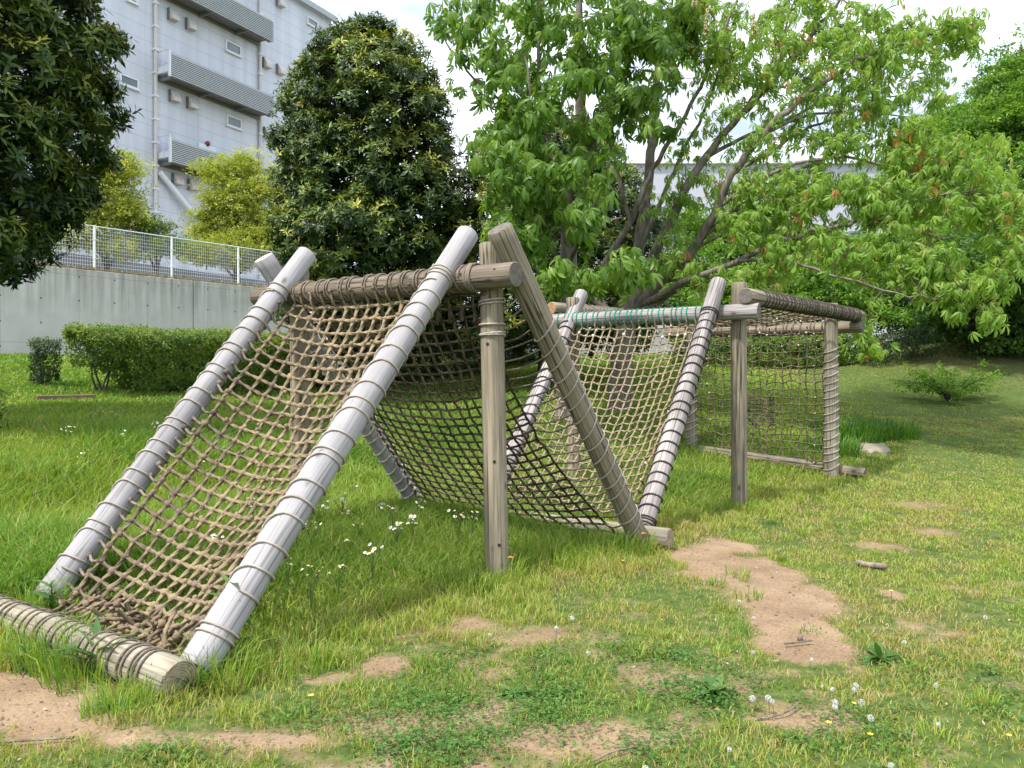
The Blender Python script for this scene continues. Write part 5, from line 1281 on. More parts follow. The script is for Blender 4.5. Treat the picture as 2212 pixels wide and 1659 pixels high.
# hedges ------------------------------------------------------------
TH = [spray(7, 0.55, 60 + s_) for s_ in range(5)]
def hedge(name, path2d, width, h0, h1, label, leafmat, leaf=0.045, dens=260, seed=1, lip=0.0, stems=True, cat='hedge'):
    r_ = np.random.default_rng(seed); P = smooth_path([(*p, 0) for p in path2d], 0.3)[:, :2]
    o = empty(name, (P[0][0], P[0][1], gz(*P[0])), label, cat)
    L = np.concatenate([[0], np.cumsum(np.linalg.norm(np.diff(P, axis=0), axis=1))]); T = L[-1]
    k = MB(); area = T * (width + 2 * (h1)) ; n = int(area * dens)
    s_ = r_.uniform(-width * 0.35, T + width * 0.35, n); sc_ = np.clip(s_, 0, T)
    x = np.interp(sc_, L, P[:, 0]); y = np.interp(sc_, L, P[:, 1])
    d0 = norm(P[-1] - P[0]); x = x + d0[0] * (s_ - sc_); y = y + d0[1] * (s_ - sc_)
    nn = np.array([-d0[1], d0[0]])
    # rounded cross section, waist narrower than the lip
    a = r_.uniform(-0.62, math.pi + 0.62, n)
    ex = np.sign(np.cos(a)) * np.abs(np.cos(a)) ** 0.55; ez = np.sign(np.sin(a)) * np.abs(np.sin(a)) ** 0.6
    endf = 1 - 0.55 * np.clip(np.maximum(-s_, s_ - T) / (width * 0.35 + 1e-6), 0, 1) ** 2
    lump = 1 + 0.34 * (fbm(s_ * 1.5 + 7, a * 1.6, seed) - 0.5) * 2 + 0.16 * (fbm(s_ * 5, a * 4, seed + 4) - 0.5) * 2
    dep = r_.uniform(0.8, 1.03, n) ** 1
    zz = h0 + (h1 - h0) * (0.42 + 0.58 * ez * dep * (0.85 + 0.15 * lump))
    off = ex * width / 2 * dep * lump * endf * (1 + lip * ez)
    keep = ~((s_ < 0.45) & (zz < h1 * (0.55 - 0.7 * s_)) & (0.2 < lip < 0.4))
    x, y, zz, off, ex, ez, a, s_ = x[keep], y[keep], zz[keep], off[keep], ex[keep], ez[keep], a[keep], s_[keep]; n = len(x)
    X = x + nn[0] * off; Y = y + nn[1] * off; Z = hgt(x, y) + np.maximum(zz, 0.02)
    ndir = norm(np.stack([nn[0] * ex, nn[1] * ex, ez * 0.9 + 0.25], -1) + rand_dir(n, r_) * 0.55)
    patch = fbm(s_ * 2.1, a * 2.1 + seed, seed + 9)
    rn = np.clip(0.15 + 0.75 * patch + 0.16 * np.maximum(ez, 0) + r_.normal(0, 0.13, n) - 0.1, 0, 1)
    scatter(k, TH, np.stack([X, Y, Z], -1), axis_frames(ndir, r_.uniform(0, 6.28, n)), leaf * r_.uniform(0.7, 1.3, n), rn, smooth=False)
    # inner fill
    n2 = n // 3; pick = r_.integers(0, n, n2); f = r_.uniform(0.2, 0.8, n2)
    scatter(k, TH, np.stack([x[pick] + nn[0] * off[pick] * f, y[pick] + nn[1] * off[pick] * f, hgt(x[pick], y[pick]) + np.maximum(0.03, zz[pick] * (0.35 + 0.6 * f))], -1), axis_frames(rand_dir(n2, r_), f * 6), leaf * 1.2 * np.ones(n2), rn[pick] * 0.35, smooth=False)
    if stems:
        for i in range(int(T * 4) + 3):
            s0 = r_.uniform(-0.1, T); bx, by = np.interp(np.clip(s0, 0, T), L, P[:, 0]), np.interp(np.clip(s0, 0, T), L, P[:, 1]); bz = gz(bx, by)
            e = np.array([bx + r_.normal(0, width * .3), by + r_.normal(0, width * .3), bz + h1 * 0.7]); s1 = np.array([bx, by, bz - 0.05])
            add_limb(k, [s1, (s1 + e) / 2 + r_.normal(0, 0.05, 3), e], 0.02, 0.008, 5, mat=1)
    k.build('foliage', [leafmat, M_BARKD], o)
    return o
H0 = np.array([-7.15, 13.1])
hp = lambda t, off=0: (H0[0] + WD[0] * t - WNrm[0] * off, H0[1] + WD[1] * t - WNrm[1] * off)
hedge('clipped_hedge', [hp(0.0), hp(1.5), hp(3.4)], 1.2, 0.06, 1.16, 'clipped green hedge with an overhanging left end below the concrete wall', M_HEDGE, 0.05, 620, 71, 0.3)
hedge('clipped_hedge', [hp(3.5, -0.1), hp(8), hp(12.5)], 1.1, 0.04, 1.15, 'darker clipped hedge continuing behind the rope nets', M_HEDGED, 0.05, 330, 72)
bt = (-8.15, 13.15)
hedge('topiary_bush', [bt, (bt[0] + 0.1, bt[1] + 0.05)], 0.46, 0.14, 0.85, 'small leaning clipped bush alone in front of the concrete wall', M_HEDGED, 0.035, 1900, 73, 0.5, True, 'bush')
hedge('clipped_hedge', [(5.0, 21.5), (7.5, 21.8), (9.6, 21.5)], 1.3, 0.05, 1.0, 'yellowish hedge seen through the back net of the rope box', M_HEDGE, 0.07, 180, 74)
hedge('dark_shrub', [(9.9, 20.3), (10.6, 20.2)], 1.5, 0.05, 0.8, 'low dark shrub at the end of the lawn right of the rope box', M_HEDGED, 0.06, 260, 75, cat='shrub')
hedge('leafy_bush', [(-6.15, 8.55), (-6.05, 8.65)], 0.6, 0.05, 0.65, 'pale leafy bush at the very left edge below the big dark tree', M_HEDGE, 0.06, 700, 76, cat='bush')
# sapling on the bank
k0 = gb(2050, 15.5)
sp_o = empty('maple_sapling', k0, 'low wide maple sapling on the shaded bank at right', 'sapling')
k = MB(); r_ = np.random.default_rng(80)
pos = []
for i in range(26):
    a = r_.uniform(0, 6.28); L_ = r_.uniform(0.5, 1.25); e = np.array(k0) + [math.cos(a) * L_, math.sin(a) * L_, r_.uniform(0.2, 0.75)]
    add_limb(k, [np.array(k0), np.array(k0) + [math.cos(a) * L_ * .4, math.sin(a) * L_ * .4, 0.35], e], 0.012, 0.004, 4, mat=1)
    for q_ in range(34): f = r_.uniform(0.35, 1.05); pos.append(np.array(k0) * (1 - f) + e * f + r_.normal(0, 0.06, 3) + [0, 0, 0.18 * (1 - f)])
pos = np.array(pos); scatter(k, TSP, pos, frames(norm(rand_dir(len(pos), r_) * [1, 1, .3]), r_.normal(0, .3, len(pos))), 0.055 * r_.uniform(.7, 1.3, len(pos)), r_.uniform(0.2, 0.9, len(pos)), smooth=False)
k.build('crown', [M_MAPLE, M_BARKD], sp_o)
trunk_mesh([np.array(k0) - [0, 0, .1], np.array(k0) + [0, 0, .35]], [0.02, 0.014], 8, False).build('trunk', M_BARKD, sp_o)

# wooden edging board, stone slab, dead wood
eb = MB(); p0 = W(62, 826, 11.6); p1 = W(190, 826, 12.2)
ez_ = gz((p0[0] + p1[0]) / 2, 11.9)
eb.box(((p0[0] + p1[0]) / 2, 12.1, ez_ + 0.06), (0.85, 0.05, 0.10), rotz(math.atan2(p1[1] - p0[1], p1[0] - p0[0])), bevel=0.01)
tag(eb.build('edging_board', flat_mat('edging_brown', (0.22, 0.14, 0.10), 0.9, 0.25, 20)), 'brown wooden edging board in the grass below the topiary bush', 'board')
sb_ = MB(); g_ = G(1880, 968); r_ = np.random.default_rng(4)
a = np.linspace(0, 2 * np.pi, 22, endpoint=False); rr = 1 + r_.normal(0, 0.12, 22)
rim = np.stack([np.cos(a) * 0.30 * rr, np.sin(a) * 0.3 * rr, np.full(22, 0.02)], -1); low = rim * [1.04, 1.04, 0] - [0, 0, 0.05]
V = np.vstack([rim, low, [[0, 0, 0.024]]]); kk = np.arange(22); k2 = (kk + 1) % 22
V = V + [g_[0], g_[1], 0]; V[:, 2] += hgt(V[:, 0], V[:, 1]) + 0.01
sb_.add(V, [np.stack([kk, kk + 22, k2 + 22, k2], -1), np.stack([kk, k2, np.full(22, 44)], -1)], smooth=False)
tag(sb_.build('stone_slab', flat_mat('slab_pale', (0.27, 0.235, 0.175), 0.95, 0.25, 14)), 'pale flat stone slab in the grass right of the rope box', 'stone slab')
def stick(name, u, v, L_, ang, r0, label, mat, cat='stick', z=0.02):
    g_ = G(u, v); d = np.array([math.cos(ang), math.sin(ang), 0.04]); c = np.array([g_[0], g_[1], gz(*g_) + z]); k = MB()
    pts = [c - d * L_ / 2, c + rng.normal(0, 0.04 * L_, 3) * [1, 1, 0.2], c + d * L_ / 2]
    P = smooth_path(pts, L_ / 14); k.tube(P, r0 * (1 + 0.15 * rng.normal(0, 1, len(P))), 8)
    return tag(k.build(name, mat), label, cat)
M_DEAD = bark_mat('dead_wood', (0.30, 0.25, 0.2), (0.12, 0.095, 0.075))
stick('fallen_branch', 1882, 1230, 0.2, 2.6, 0.022, 'short thick piece of dead wood on the grass at right', M_DEAD, 'dead wood', 0.035)
stick('fallen_twig', 1725, 1395, 0.16, 0.2, 0.005, 'thin twig on the bare earth patch', M_DEAD)
stick('fallen_twig', 1330, 1640, 0.2, 0.5, 0.003, 'dark thin twig among the grass at the bottom', M_DEAD)
stick('fallen_twig', 640, 1430, 0.3, 2.2, 0.004, 'pale straw like twig left of the small bare spot', M_DEAD)
stick('fallen_twig', 1680, 1545, 0.28, 0.55, 0.0035, 'dark twig lying by the dandelions', M_DEAD)
stick('fallen_twig', 70, 1610, 0.3, 0.05, 0.005, 'brown twig on the bare earth at the lower left', M_DEAD)
pc = MB(); g_ = G(1728, 1384); pc.blob((g_[0], g_[1], gz(*g_) + 0.012), (0.016, 0.014, 0.016), nu=9, nv=6, jit=0.1)
tag(pc.build('pine_cone', M_DEAD), 'tiny brown cone on the bare earth patch', 'cone')

# ------------------------------------------------------------------ grass
M_GRASS = leaf_mat('grass_blade', [(0.0, (0.40, 0.31, 0.16)), (0.10, (0.36, 0.31, 0.11)), (0.22, (0.34, 0.385, 0.075)), (0.5, (0.195, 0.315, 0.045)), (0.75, (0.085, 0.205, 0.026)), (1.0, (0.035, 0.11, 0.018))], 0.5, 0.35, (1.35, 1.4, 0.5), 0.3)
def grass(r0, r1, dens, r_):
    A = 0.94 * (r1 * r1 - r0 * r0); n = int(A * dens)
    y = np.sqrt(r_.uniform(r0 * r0, r1 * r1, n)); x = r_.uniform(-0.90, 0.98, n) * y
    ok = qof(x, y) < WALL_Q - 0.15
    x, y = x[ok], y[ok]
    tl = tall(x, y); dm = dirt(x, y)
    clump = fbm(x * 5.5, y * 5.5, 31, 3)
    edge = sstep(tl, -0.25, 0.9)
    keep = r_.uniform(size=len(x)) < np.clip((1 - dm * 1.25) * (0.25 + 1.3 * np.clip((clump - 0.28) * 2.2, 0, 1)) + edge * 0.6, 0, 1) * (1 - 0.97 * sstep(dm + 0.5 * (fbm(x * 13, y * 13, 77, 2) - 0.5), 0.5, 0.95))
    x, y, tl, dm, clump, edge = (q_[keep] for q_ in (x, y, tl, dm, clump, edge))
    n = len(x); z = hgt(x, y)
    dist = np.hypot(x, y)
    patch = fbm(x * 0.9 + 3, y * 0.9, 41, 3)
    bank = sstep(x - 0.42 * y, 0.6, 3.5) * sstep(y, 13, 17)
    h = (0.020 + 0.030 * clump) * (1 - edge) + edge * (0.08 + 0.19 * sstep(tl, 0, 2.2) * (0.5 + patch))
    tuft = sstep(tl, -0.6, 0.2) * (1 - sstep(tl, 0.2, 0.8)) * (clump > 0.55); h = h * (1 + 0.8 * tuft)
    h = h * (1 - 0.55 * sstep(x - 0.35 * y, 0.2, 1.5) * edge)
    h = h * (1 - 0.7 * sstep(dm, 0.2, 0.7))
    h = np.where((np.abs((x + 2.05) * 0.838 - (y - 4.15) * 0.546) < 1.0) & (np.abs((x + 2.05) * 0.546 + (y - 4.15) * 0.838) < 0.42), np.minimum(h, 0.07), h)
    qq = qof(x, y)
    h = h * r_.uniform(0.45, 1.45, n) * (1 + 0.012 * np.maximum(dist - 8, 0)) * (1 - 0.6 * bank) * (1 - 0.62 * sstep(qq, 9.5, 12.5)) * (1 - 0.4 * sstep(y, 9, 12))
    w = np.maximum(0.0042 * r_.uniform(0.7, 1.5, n), 0.00105 * dist) * (1 + 0.6 * edge * sstep(tl, 0, 1))
    ang = r_.uniform(0, 6.28, n); lean = r_.uniform(0.15, 0.95, n); la = r_.uniform(0, 6.28, n)
    dx, dy = np.cos(ang) * w / 2, np.sin(ang) * w / 2
    lx, ly = np.cos(la) * lean * h, np.sin(la) * lean * h
    B = np.stack([x, y, z - 0.01], -1)
    V = np.empty((n, 5, 3))
    V[:, 0] = B + np.stack([-dx, -dy, 0 * dx], -1); V[:, 1] = B + np.stack([dx, dy, 0 * dx], -1)
    mid = B + np.stack([lx * 0.35, ly * 0.35, h * 0.6], -1)
    V[:, 2] = mid + np.stack([dx, dy, 0 * dx], -1) * 0.8; V[:, 3] = mid + np.stack([-dx, -dy, 0 * dx], -1) * 0.8
    V[:, 4] = B + np.stack([lx, ly, h * (1.0 - 0.25 * lean)], -1)
    tint = 0.24 + 0.25 * edge * sstep(tl, 0.0, 1.5) + (patch - 0.5) * 0.42 + (clump - 0.5) * 0.22 + (fbm(x * 3.1, y * 3.1, 55, 3) - 0.5) * 0.55 * (1 - edge) + r_.normal(0, 0.10, n) - 0.10 * dm
    tint = np.where(r_.uniform(size=n) < 0.07 + 0.16 * (1 - edge), r_.uniform(0, 0.15, n), tint) + 0.1 * bank
    tint = np.clip(tint - 0.14 * bank, 0.0, 1)
    i = np.arange(n)[:, None] * 5
    return V.reshape(-1, 3), i + np.array([[0, 1, 2, 3]]), i + np.array([[3, 2, 4]]), np.repeat(tint, 5)
gk = MB(); r_ = np.random.default_rng(100)
DENS = 1.0
for (a, c, dn) in ((2.4, 4, 8000), (4, 6, 6000), (6, 9, 3800), (9, 14, 1900), (14, 24, 560), (24, 42, 110)):
    V, Q, T, tn = grass(a, c, dn * DENS, r_); gk.add(V, [Q, T], 0, tn)
def tuft(cx, cy, n, spread, hh, tint0):
    a = r_.uniform(0, 6.28, n); q = spread * np.sqrt(r_.uniform(0, 1, n)); x = cx + q * np.cos(a); y = cy + q * np.sin(a)
    h = hh * r_.uniform(0.4, 1.25, n); w = np.maximum(0.005 * r_.uniform(0.7, 1.4, n), 0.0010 * np.hypot(x, y)); lean = r_.uniform(0.1, 0.9, n); la = np.arctan2(y - cy, x - cx) + r_.normal(0, 0.7, n); an = r_.uniform(0, 6.28, n)
    D = np.stack([np.cos(an) * w / 2, np.sin(an) * w / 2, 0 * w], -1); Lx = np.stack([np.cos(la) * lean * h, np.sin(la) * lean * h, 0 * h], -1); B = np.stack([x, y, hgt(x, y) - 0.01], -1); U = np.array([0, 0, 1.0])
    V = np.stack([B - D, B + D, B + Lx * 0.35 + U * (h * 0.62)[:, None] + D * 0.8, B + Lx * 0.35 + U * (h * 0.62)[:, None] - D * 0.8, B + Lx + U * (h * (1 - 0.3 * lean))[:, None]], 1)
    i = np.arange(n)[:, None] * 5
    gk.add(V.reshape(-1, 3), [i + np.array([[0, 1, 2, 3]]), i + np.array([[3, 2, 4]])], 0, np.repeat(np.clip(tint0 + r_.normal(0, 0.13, n), 0, 1), 5))
for (cx, cy, n, sp_, hh, tn) in ((-0.13, 5.0, 260, 0.22, 0.20, 0.42), (-0.3, 4.9, 160, 0.2, 0.16, 0.45), (0.85, 5.9, 320, 0.22, 0.22, 0.45), (0.55, 5.75, 420, 0.35, 0.26, 0.45), (0.1, 5.6, 420, 0.35, 0.24, 0.45), (2.37, 7.82, 260, 0.22, 0.15, 0.5), (1.15, 6.35, 120, 0.15, 0.16, 0.5),
        (-1.32, 3.42, 240, 0.16, 0.22, 0.5), (-1.62, 3.12, 200, 0.14, 0.15, 0.5), (-1.95, 3.45, 260, 0.16, 0.20, 0.55), (-2.2, 3.6, 240, 0.14, 0.24, 0.55), (-2.5, 3.75, 200, 0.16, 0.17, 0.5), (-2.78, 4.4, 260, 0.18, 0.2, 0.5), (-2.75, 4.0, 200, 0.16, 0.2, 0.5),
        (5.5, 12.4, 1000, 0.55, 0.3, 0.78), (6.2, 12.6, 800, 0.5, 0.26, 0.75), (4.9, 11.6, 600, 0.4, 0.24, 0.72), (3.5, 10.3, 500, 0.5, 0.16, 0.6), (2.9, 10.9, 400, 0.4, 0.16, 0.6), (-1.0, 3.6, 120, 0.15, 0.18, 0.5), (-0.9, 7.2, 500, 0.4, 0.3, 0.6), (-0.4, 6.9, 400, 0.4, 0.28, 0.6)):
    tuft(cx, cy, n, sp_, hh, tn)
for i in range(70):      # loose tufts in the worn lawn
    y_ = math.sqrt(r_.uniform(2.7 ** 2, 7.5 ** 2)); x_ = r_.uniform(-0.68, 0.68) * y_
    tuft(x_, y_, int(r_.uniform(14, 60)), r_.uniform(0.03, 0.10), r_.uniform(0.05, 0.11), r_.uniform(0.25, 0.6))
go = gk.build('grass', M_GRASS); tag(go, kind='stuff'); go['label'] = 'green grass of the lawn and the tall growth under the nets'

# small broad leaved ground cover
M_CLOVER = leaf_mat('clover_leaf', [(0.0, (0.04, 0.11, 0.02)), (0.6, (0.08, 0.18, 0.03)), (1.0, (0.14, 0.25, 0.05))], 0.5, 0.3, (1.3, 1.4, 0.5), 0.3)
ck = MB(); r_ = np.random.default_rng(101)
ctrs = []
for (u, v, a, b_, n) in ((900, 1530, 90, 30, 5), (1180, 1510, 110, 40, 8), (1120, 1590, 140, 50, 9), (870, 1600, 80, 40, 6), (1500, 1520, 120, 40, 9), (330, 1640, 120, 18, 4), (1420, 1600, 120, 40, 5), (680, 1560, 120, 30, 4), (1600, 1460, 60, 20, 3), (2050, 1480, 140, 100, 10), (1350, 1420, 140, 40, 6), (1050, 1440, 140, 30, 6), (1850, 1560, 160, 60, 8), (1700, 1130, 160, 20, 3)):
    for i in range(n):
        ctrs.append((*G(u + r_.uniform(-a, a), v + r_.uniform(-b_, b_)), r_.uniform(0.06, 0.2)))
TC = [merge([(quad_leaf(1.0, 0.9, 0.1)[0] @ rotz(a_).T, quad_leaf()[1]) for a_ in (0, 2.09, 4.19)])]
for (x, y, s_) in ctrs:
    n = int(5500 * s_ * s_) + 30
    px = r_.normal(0, s_ * 0.6, n); py = r_.normal(0, s_ * 0.6, n); X = x + px; Y = y + py
    pos = np.stack([X, Y, hgt(X, Y) + r_.uniform(0.008, 0.035, n)], -1)
    scatter(ck, TC, pos, axis_frames(norm(np.array([0, 0, 1.0]) + rand_dir(n, r_) * 0.5), r_.uniform(0, 6.28, n)), r_.uniform(0.005, 0.012, n), r_.uniform(0, 1, n), smooth=False)
tag(ck.build('clover', M_CLOVER), kind='stuff')['label'] = 'low dark green clover patches in the worn lawn'
# dead leaves and litter
lk = MB(); n = 2200
y = np.sqrt(r_.uniform(2.6 ** 2, 8.5 ** 2, n)); x = r_.uniform(-0.7, 0.7, n) * y
pos = np.stack([x, y, hgt(x, y) + r_.uniform(0.006, 0.02, n)], -1)
scatter(lk, [quad_leaf(1, 0.5, 0.1)], pos, axis_frames(norm(np.array([0, 0, 1.0]) + rand_dir(n, r_) * 0.45), r_.uniform(0, 6.28, n)), r_.uniform(0.008, 0.026, n), r_.uniform(0, 1, n), smooth=False)
tag(lk.build('leaf_litter', leaf_mat('dead_leaf', [(0, (0.12, 0.07, 0.045)), (0.6, (0.27, 0.18, 0.12)), (1, (0.42, 0.34, 0.25))], 0.8, 0.1)), kind='stuff')['label'] = 'scattered dry leaf litter on the worn ground'
n = 5200; y = np.sqrt(r_.uniform(2.6 ** 2, 7.5 ** 2, n * 6)); x = r_.uniform(-0.7, 0.7, n * 6) * y
ok = r_.uniform(size=n * 6) < dirt(x, y) ** 1.5; x, y = x[ok][:n], y[ok][:n]; n = len(x); cs = r_.uniform(0.0018, 0.006, n) * (1 + 1.6 * (r_.uniform(size=n) < 0.05))
oct_ = (np.array([[1, 0, 0], [0, 1, 0], [-1, 0, 0], [0, -1, 0], [0, 0, 0.7], [0, 0, -0.7]], float) * [1, 0.8, 1], [np.array([[0, 1, 4], [1, 2, 4], [2, 3, 4], [3, 0, 4]])])
ck = MB(); scatter(ck, [oct_], np.stack([x, y, hgt(x, y) + 0.001], -1), axis_frames(norm(np.array([0, 0, 1.0]) + rand_dir(n, r_) * 0.3), r_.uniform(0, 6.28, n)), cs, r_.uniform(0, 1, n), smooth=False)
tag(ck.build('soil_crumbs', leaf_mat('soil_crumb', [(0, (0.10, 0.07, 0.05)), (0.6, (0.22, 0.16, 0.11)), (1, (0.34, 0.29, 0.23))], 0.95, 0.0)), kind='stuff')['label'] = 'small crumbs and pebbles on the bare earth'
# dry grass on the wall top
dk = MB(); n = 9000; t_ = r_.uniform(-12, 30, n); o_ = r_.uniform(0.0, 0.1, n)
P = np.array([-11.5, 19.7]) + WD * t_[:, None] + WNrm * o_[:, None]
scatter(dk, [quad_leaf(1, 0.14, 0.5)], np.column_stack([P, np.full(n, WALL_TOP)]), frames(norm(rand_dir(n, r_) + [-WNrm[0] * -0.5, -0.4, 0.9]), r_.uniform(0, 6, n)), r_.uniform(0.06, 0.16, n), r_.uniform(0, 1, n), smooth=False)
tag(dk.build('dry_grass', leaf_mat('dry_grass_blade', [(0, (0.26, 0.19, 0.1)), (0.8, (0.38, 0.3, 0.17)), (1, (0.2, 0.24, 0.07))], 0.8, 0.2)), kind='stuff')['label'] = 'dry yellow grass fringe along the top of the concrete wall'

# ------------------------------------------------------------------ flowers and weeds, each plant a thing
M_STEM = leaf_mat('stem_green', [(0, (0.08, 0.15, 0.03)), (1, (0.12, 0.2, 0.05))], 0.6, 0.2)
def daisy_mesh(seed, h):
    r_ = np.random.default_rng(seed); k = MB(); nh = r_.integers(3, 8)
    for i in range(nh):
        e = np.array([r_.normal(0, 0.035), r_.normal(0, 0.035), h * r_.uniform(0.85, 1.05)])
        k.tube(smooth_path([[0, 0, -0.02], [e[0] * .2, e[1] * .2, h * 0.6], e], 0.04), 0.0022, 4, mat=0, caps=False)
        R_ = r_.uniform(0.011, 0.015); nax = norm(np.array([r_.normal(0, .4), r_.normal(0, .4) - 0.4, 1]))
        fr_ = axis_frames(nax[None], np.array([0.0]))[0]
        ring = np.stack([np.cos(np.arange(14) * 2 * np.pi / 14) * R_ * (1 - 0.15 * (np.arange(14) % 2)), np.sin(np.arange(14) * 2 * np.pi / 14) * R_ * (1 - 0.15 * (np.arange(14) % 2)), np.zeros(14)], -1) @ fr_.T
        V = np.vstack([ring + e, [e + nax * 0.003]]); kk = np.arange(14)
        k.add(V, [np.stack([kk, (kk + 1) % 14, np.full(14, 14)], -1)], 1, smooth=False)
        k.blob(e + nax * 0.003, R_ * 0.4, mat=2, nu=6, nv=3)
    for i in range(4):
        k.add(*((lambda V, P: (V @ rotz(r_.uniform(0, 6.28)).T * 0.06 + [0, 0, h * r_.uniform(0.1, 0.5)], P))(*strip_leaf(1, 0.25, 0.1, 0.4))), mat=0)
    return k
def scatter_things(name, makers, pts, label, cat, group, mats, rot=True):
    protos = []
    for i, mk in enumerate(makers):
        o = mk().build(name, mats); protos.append(o)
    first = list(range(len(protos)))
    for i, (x, y, s_) in enumerate(pts):
        pr = protos[i % len(protos)]
        o = pr if i < len(protos) else pr.copy()
        if i >= len(protos): COL.objects.link(o)
        o.location = (x, y, gz(x, y)); o.rotation_euler = (0, 0, rng.uniform(0, 6.28)); o.scale = (s_,) * 3
        tag(o, label, cat, group)
fl = [(745, 1130), (700, 1120), (777, 1165), (672, 1180), (738, 1210), (620, 1275), (890, 1165), (905, 1095), (848, 1140), (672, 1300), (730, 1272), (805, 1245), (860, 1160), (740, 1115), (855, 1175), (640, 1190), (700, 1000), (250, 905), (215, 885), (265, 950), (200, 900), (340, 930), (180, 990), (560, 1060), (590, 1010), (320, 1190), (475, 1235), (465, 1300), (610, 1195), (905, 1120), (820, 1110), (760, 1060), (690, 1095), (1020, 1150), (990, 1160), (360, 900), (430, 1010), (540, 1130), (300, 1010), (150, 940), (395, 960)]
scatter_things('fleabane_plant', [(lambda s_=s_: daisy_mesh(s_, 0.30)) for s_ in range(6)], [(*G(u, v + 45), rng.uniform(0.8, 1.2)) for u, v in fl], 'white daisy like flowers on thin stems in the tall grass', 'wildflower', 'white wildflowers around the rope nets', [M_STEM, M_PETAL, M_FLOWERY])
M_FLUFF = leaf_mat('dandelion_fluff', [(0, (0.6, 0.58, 0.55)), (1, (0.75, 0.73, 0.7))], 0.9, 0.5, (1, 1, 1))
def clock_mesh(seed):
    r_ = np.random.default_rng(seed); k = MB(); h = r_.uniform(0.07, 0.15); e = np.array([r_.normal(0, 0.02), r_.normal(0, 0.02), h])
    k.tube(smooth_path([[0, 0, -0.01], [e[0] * .3, e[1] * .3, h * .6], e], 0.02), 0.002, 5, mat=0, caps=False)
    k.blob(e, 0.004, mat=0)
    d = rand_dir(110, r_); R_ = 0.017
    for q_ in d:
        x_ = norm(np.cross(q_, [0.3, 0.5, 0.8])); y_ = np.cross(q_, x_); c = e + q_ * R_
        k.add([c + x_ * 0.0035, c + y_ * 0.0035, c - x_ * 0.0035, c - y_ * 0.0035, e, e + x_ * 0.0006, c], [np.array([[0, 1, 2, 3]]), np.array([[4, 5, 6]])], 1, smooth=False)
    return k
dc = [(1675, 1300), (1640, 1440), (1705, 1465), (1765, 1470), (1800, 1485), (1810, 1500), (1740, 1510), (1830, 1510), (1840, 1520), (1875, 1560), (1545, 1630), (1880, 1640), (1430, 1620), (1610, 1365), (1130, 1378), (1108, 1360), (1215, 1325), (1740, 1455), (1690, 1480), (1960, 1505), (2030, 1560), (2100, 1330), (1990, 1400), (1300, 1385), (1850, 1590)]
scatter_things('dandelion_clock', [(lambda s_=s_: clock_mesh(s_)) for s_ in range(5)], [(*G(u + rng.normal(0, 45), v + 40 + rng.normal(0, 22)), rng.uniform(0.5, 0.8)) for u, v in dc], 'white fluffy dandelion seed head on a thin stalk in the lawn', 'dandelion', 'dandelion seed heads in the lawn', [M_STEM, M_FLUFF])
def spot_flower(col):
    def f():
        k = MB(); k.tube([[0, 0, -0.01], [0.004, 0, 0.03], [0, 0, 0.06]], 0.0018, 4, mat=0, caps=False)
        for i in range(5):
            V, P = quad_leaf(0.013, 0.9, -0.2); k.add(V @ rotz(i * 1.257).T + [0, 0, 0.06], P, 1, smooth=False)
        return k
    return f
yl = [(672, 1518), (1845, 1525), (1790, 1575), (1925, 1280), (1345, 1210), (1880, 1600), (2180, 1600)]
scatter_things('yellow_flower', [spot_flower(0)], [(*G(u, v + 20), rng.uniform(0.8, 1.2)) for u, v in yl], 'small yellow flower low in the short grass', 'wildflower', 'small yellow flowers in the lawn', [M_STEM, M_FLOWERY])
pp = MB(); 
M_POPPY = flat_mat('poppy_orange', (0.75, 0.16, 0.04), 0.6, 0.1)
for (u, v, lab) in ((1103, 1206, 'orange poppy flower at the foot of the front post'), (1390, 1142, 'orange poppy flower at the foot of the V')):
    k = MB(); g_ = G(u, v + 90); h = 0.26
    k.tube(smooth_path([[0, 0, -0.02], [0.01, 0, h * .6], [0, 0, h]], 0.03), 0.0018, 4, mat=0, caps=False)
    for i in range(4):
        V, P = quad_leaf(0.02, 1.2, -0.35); k.add(V @ rotz(i * 1.571).T + [0, 0, h], P, 1, smooth=False)
    tag(k.build('poppy', [M_STEM, M_POPPY], None, Matrix.Translation((g_[0], g_[1], gz(*g_)))), lab, 'wildflower')
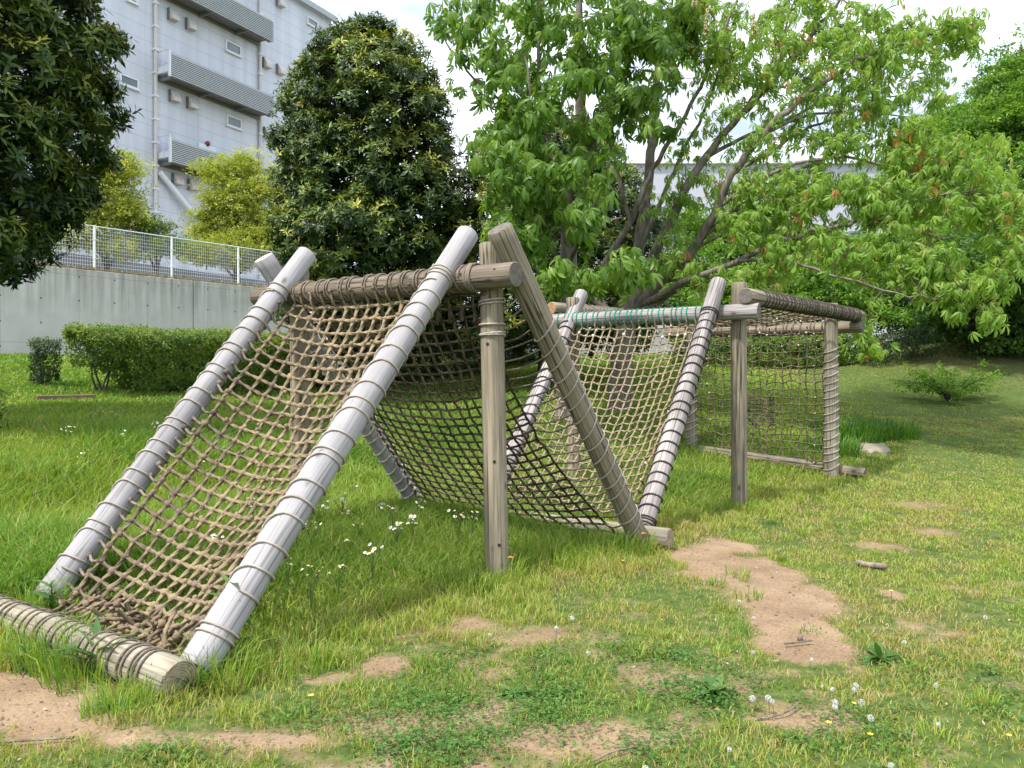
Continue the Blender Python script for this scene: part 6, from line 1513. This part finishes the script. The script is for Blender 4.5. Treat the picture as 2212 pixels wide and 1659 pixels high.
# leafy weeds
M_WEED = leaf_mat('weed_leaf', [(0, (0.04, 0.11, 0.025)), (0.6, (0.08, 0.17, 0.035)), (1, (0.14, 0.22, 0.06))], 0.45, 0.3, (1.3, 1.4, 0.5), 0.4)
def weed(u, v, n, L_, up_, w, label, stalk=0.0, seed=0):
    r_ = np.random.default_rng(seed); k = MB(); g_ = G(u, v)
    for i in range(n):
        V, P = strip_leaf(1, w * r_.uniform(0.8, 1.2), 0.1, r_.uniform(0.2, 0.6), (0, .3, .65, 1), (0.25, 0.9, 0.8, 0))
        V = V * L_ * r_.uniform(0.6, 1.15) @ rotx(up_ + r_.normal(0, 0.2)).T @ rotz(i * 2.4 + r_.normal(0, .2)).T
        k.add(V + [0, 0, stalk * (i / n) if stalk else 0.005], P, 0, float(r_.uniform(0.1, 0.9)))
    if stalk:
        k.tube([[0, 0, -0.02], [0.01, 0.0, stalk * .5], [0, 0, stalk]], 0.004, 6, rnd=0.4)
    return tag(k.build('leafy_weed', M_WEED, None, Matrix.Translation((g_[0], g_[1], gz(*g_)))), label, 'weed')
weed(255, 1525, 14, 0.13, 0.35, 0.3, 'flat star shaped weed rosette on the bare earth at lower left', 0, 1)
weed(1112, 1500, 14, 0.10, 0.4, 0.35, 'weed rosette in the worn lawn at bottom centre', 0, 2)
weed(1900, 1425, 16, 0.13, 0.5, 0.3, 'leafy weed at the lower end of the bare earth patch', 0, 3)
weed(1545, 1500, 18, 0.11, 0.5, 0.35, 'broad green weed patch left of the dandelions', 0, 4)
weed(498, 1440, 26, 0.13, 0.6, 0.28, 'upright leafy weed at the foot of the front white pole', 0.42, 5)
weed(210, 1460, 34, 0.22, 0.8, 0.16, 'grassy weed clump in front of the ground log', 0.1, 6)
weed(110, 1335, 22, 0.12, 0.7, 0.3, 'leafy weed between the left white pole and the ground log', 0.2, 7)
weed(415, 1500, 24, 0.17, 0.9, 0.1, 'grass tuft beside the cut end of the ground log', 0.03, 8)
weed(60, 1440, 20, 0.15, 0.8, 0.16, 'grassy weed clump at the far end of the ground log', 0.05, 9)
print('objects', len(bpy.data.objects), 'verts', sum(len(m.vertices) for m in bpy.data.meshes))
